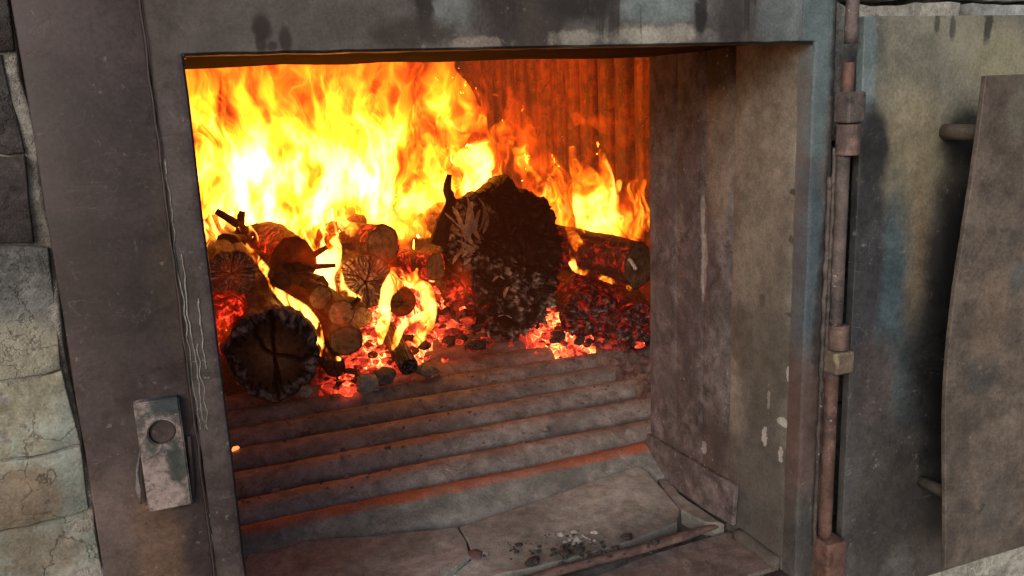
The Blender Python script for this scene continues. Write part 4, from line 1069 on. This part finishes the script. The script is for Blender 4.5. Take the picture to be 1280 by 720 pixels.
m2 = flame_mat('flame_gas_middle', 1.0, [core(462, 195, 1.6, 58, 62), core(455, 230, 1.55, 45, 30), core(490, 120, 1.6, 80, 16)], seed=4.1)
flame('bright yellow flame rising in the middle, left of the huge stump', [
    (1.55, 1.65, [(470, 285, 34), (465, 230, 52), (468, 170, 56), (480, 110, 46), (500, 50, 36), (510, -10, 30)]),
    (1.5, 1.6, [(440, 290, 30), (430, 230, 40), (430, 170, 40), (450, 100, 44), (470, 30, 40)]),
    (1.55, 1.65, [(520, 260, 22), (528, 215, 32), (530, 160, 26), (548, 120, 16), (560, 95, 6)]),
    (1.6, 1.6, [(540, 230, 18), (556, 190, 18), (552, 160, 12), (570, 130, 8), (580, 100, 2)]),
    (1.55, 1.6, [(530, 150, 18), (540, 110, 14), (548, 70, 12), (540, 30, 8)]),
    (1.55, 1.6, [(556, 170, 12), (590, 140, 9), (606, 118, 7), (602, 94, 2)]),
    (1.5, 1.6, [(545, 200, 22), (566, 168, 20), (590, 150, 15), (604, 128, 10), (603, 100, 4)]),
    (1.5, 1.6, [(560, 130, 14), (572, 100, 11), (568, 84, 5)]),
    (1.55, 1.6, [(560, 120, 10), (585, 112, 9), (608, 122, 6), (622, 120, 2)])], m2, .008, 1.4, 2, .014)
m2b = flame_mat('flame_gas_back', 1.3, seed=8.8, wisp=4.6, fil=.6, sc_=.8, soft=.10)
flame('orange yellow flame sheet spread across the back of the chamber', [
    (2.0, 2.0, [(290, 300, 60), (290, 200, 64), (280, 100, 60), (290, 0, 50)]), (2.05, 2.05, [(380, 300, 60), (384, 200, 64), (390, 100, 60), (395, 0, 50)]),
    (2.0, 2.0, [(470, 290, 56), (474, 200, 56), (480, 110, 50), (495, 10, 40)]), (2.0, 2.0, [(545, 270, 30), (540, 200, 30), (545, 140, 26), (556, 70, 20), (560, 20, 14)]), (2.0, 2.0, [(600, 230, 20), (598, 180, 18), (585, 140, 16), (575, 100, 10)])], m2b, .018, .8, 21, .03)
m3 = flame_mat('flame_gas_stump', 1.1, sc_=1.2, cores=[core(600, 208, 1.48, 42, 70), core(585, 190, 1.48, 40, 30)], seed=7.7, wisp=.8)
flame('bright curling flame licking over the top of the huge stump', [
    (1.42, 1.5, [(590, 250, 26), (592, 205, 38), (578, 165, 26), (566, 130, 16), (570, 108, 8), (576, 92, 2)]),
    (1.42, 1.5, [(620, 240, 24), (622, 200, 28), (632, 170, 18), (645, 165, 10), (652, 185, 6), (654, 200, 2)]),
    (1.42, 1.5, [(545, 250, 18), (548, 215, 22), (545, 180, 14), (590, 150, 10), (610, 135, 8), (600, 112, 2)]),
    (1.42, 1.5, [(640, 215, 14), (650, 190, 12), (646, 160, 8), (634, 148, 3)]),
    (1.42, 1.5, [(560, 255, 14), (572, 225, 18), (584, 200, 18)]),
    (1.45, 1.5, [(600, 160, 14), (588, 138, 10), (560, 118, 8), (545, 100, 2)])], m3, .0065, 1.3, 3, .012)
m4 = flame_mat('flame_gas_red', .34, seed=9.3, wisp=.9, fil=.7)
flame('thin reddish flame drifting behind the stump on the right', [
    (1.6, 1.7, [(660, 260, 22), (664, 215, 24), (660, 170, 16), (655, 140, 5)]),
    (1.6, 1.7, [(685, 260, 22), (688, 220, 20), (684, 185, 10), (676, 160, 3)]),
    (1.6, 1.7, [(620, 190, 20), (640, 150, 14), (638, 110, 5)])], m4, .008, 1.4, 4)
m5 = flame_mat('flame_gas_right', 1.1, sc_=1.25, cores=[core(742, 256, 1.2, 46, 120), core(722, 245, 1.2, 34, 70), core(785, 275, 1.15, 30, 50)], seed=2.2, wisp=.8)
flame('broad yellow flame with pointed tongues above the brown log at the right', [
    (1.40, 1.45, [(706, 290, 20), (702, 250, 26), (694, 218, 14), (688, 194, 4)]),
    (1.24, 1.30, [(744, 296, 24), (742, 258, 32), (728, 224, 18), (716, 206, 9), (714, 188, 2)]),
    (1.16, 1.22, [(758, 290, 22), (753, 240, 17), (752, 210, 11), (744, 180, 3)]),
    (1.16, 1.22, [(775, 296, 20), (778, 262, 18), (787, 242, 10), (798, 222, 2)]),
    (1.10, 1.14, [(796, 304, 16), (803, 270, 13), (800, 246, 6), (806, 226, 2)]),
    (1.10, 1.14, [(780, 304, 14), (768, 268, 10), (766, 246, 5), (772, 228, 1)]),
    (1.45, 1.5, [(692, 276, 20), (676, 240, 15), (662, 214, 6), (656, 198, 2)]),
    (1.10, 1.14, [(724, 306, 8), (716, 292, 7), (710, 280, 3)])], m5, .006, 1.3, 5, .012)
m6 = flame_mat('flame_gas_wisp', .45, seed=5.5, wisp=2.0, fil=.5, sc_=1.6)
flame('small detached orange wisp floating before the boiler tubes', [
    (1.3, 1.3, [(738, 152, 6), (750, 154, 11), (762, 160, 9), (766, 168, 3)]), (1.3, 1.3, [(752, 146, 8), (758, 138, 3)]), (1.3, 1.3, [(712, 158, 3), (718, 148, 7), (726, 152, 3)])], m6, .006, 1.1, 6, .014)
m7 = flame_mat('flame_gas_lick', 3.4, seed=3.1, wisp=3.2, cscale=260, sc_=1.5)
flame('yellow flame running down between the knotty log and the star cracked log', [
    (1.20, 1.22, [(396, 262, 18), (404, 300, 22), (408, 334, 18), (418, 360, 15), (434, 374, 13), (448, 372, 5)]),
    (1.22, 1.22, [(404, 384, 7), (400, 350, 12), (390, 316, 12), (384, 286, 7)])], m7, .006, 1.2, 7, .008)
flame('narrow flame trailing down the right side of the thick charred log', [
    (1.03, 1.0, [(340, 360, 4), (362, 378, 8), (382, 394, 10), (395, 414, 10), (399, 434, 8), (412, 446, 5), (424, 449, 2)])], m7, .005, 1.0, 8, .005)
m9 = flame_mat('flame_gas_branch', 2.0, seed=1.9, wisp=6.0, cscale=260, sc_=1.8, soft=.08)
flame('ragged flame wrapped round the dark ended branch in the embers', [
    (1.07, 1.08, [(476, 428, 4), (480, 404, 9), (481, 376, 8), (488, 354, 11), (500, 342, 11), (514, 346, 8)]),
    (1.07, 1.08, [(512, 348, 6), (528, 360, 9), (533, 384, 9), (527, 410, 10), (518, 430, 4)]),
    (1.05, 1.05, [(492, 436, 3), (498, 418, 5), (506, 404, 5), (516, 398, 5), (526, 390, 3)]), (1.07, 1.08, [(472, 414, 3), (478, 400, 5), (484, 386, 5)]),
    (1.08, 1.09, [(492, 352, 6), (490, 336, 2)]), (1.08, 1.09, [(512, 350, 6), (518, 334, 2)])], m9, .005, .9, 9, .006)
m8 = flame_mat('flame_gas_orange', 1.2, seed=6.2, wisp=2.0, fil=1.3, sc_=1.4)
flame('loose orange swirl over the tan ended log beside the dark stick', [
    (1.35, 1.4, [(480, 280, 12), (510, 268, 18), (540, 262, 18), (556, 240, 14), (560, 220, 6)]),
    (1.35, 1.4, [(500, 285, 12), (530, 285, 14), (556, 276, 10), (566, 262, 4)])], m8, .007, 1.2, 10, .012)
flame('ragged orange flame sweeping over the backs of the middle logs', [
    (1.33, 1.33, [(392, 292, 10), (420, 276, 16), (450, 268, 18), (480, 262, 14), (505, 250, 6)]), (1.3, 1.33, [(440, 290, 8), (470, 280, 11), (500, 284, 8), (520, 296, 4)]),
    (1.36, 1.36, [(350, 300, 8), (372, 284, 14), (392, 268, 12), (400, 250, 5)])], m8, .007, 1.2, 22, .014)
m10 = flame_mat('red_flare_veil', .10, seed=3.9, wisp=1.2, fil=.3, soft=.14)  # added veil imitating red flare over the log ends
flame('added faint red flare veil low between the stacked log ends', [
    (1.0, 1.02, [(275, 420, 18), (275, 380, 22), (290, 340, 18)]), (1.03, 1.05, [(370, 380, 22), (420, 400, 26), (470, 420, 30), (520, 410, 30)]), (1.12, 1.14, [(520, 360, 24), (560, 370, 26), (575, 340, 20)]),
    (1.08, 1.1, [(330, 320, 20), (380, 310, 22), (430, 330, 22), (480, 330, 22)])], m10, .009, 1.2, 31, .02)
flame('orange flame curling round the grey radially cracked log at the far left', [
    (1.3, 1.3, [(262, 330, 8), (262, 305, 12), (268, 280, 14), (280, 262, 10)]), (1.22, 1.22, [(310, 318, 6), (316, 300, 9), (306, 284, 8)]),
    (1.16, 1.14, [(318, 320, 4), (330, 335, 6), (338, 350, 4), (342, 362, 2)])], m7, .006, 1.1, 11, .008)
flame('thin flame creeping along the underside of the brown log at the right', [
    (.96, .93, [(716, 330, 2), (724, 338, 5), (744, 344, 4), (766, 352, 4), (784, 358, 3), (790, 362, 1)]), (.98, 1.0, [(722, 336, 3), (718, 318, 5), (726, 300, 6), (730, 288, 3)])], m7, .0045, 1.0, 12, .004)

# added emissive veil that lifts the dark chamber with a red glow
t = NT('glow_veil_gas'); em = t.n('ShaderNodeEmission'); em.inputs['Color'].default_value = (1, .16, .04, 1); em.inputs['Strength'].default_value = .065
t.l(em.outputs[0], t.out.inputs['Volume'])
tag(from_bm('glow_veil', box_bm(-.32, 1.31, .95, 3.0, .02, 1.24), t.m), 'added red glow veil filling the fire chamber', 'glow_veil', kind='stuff')
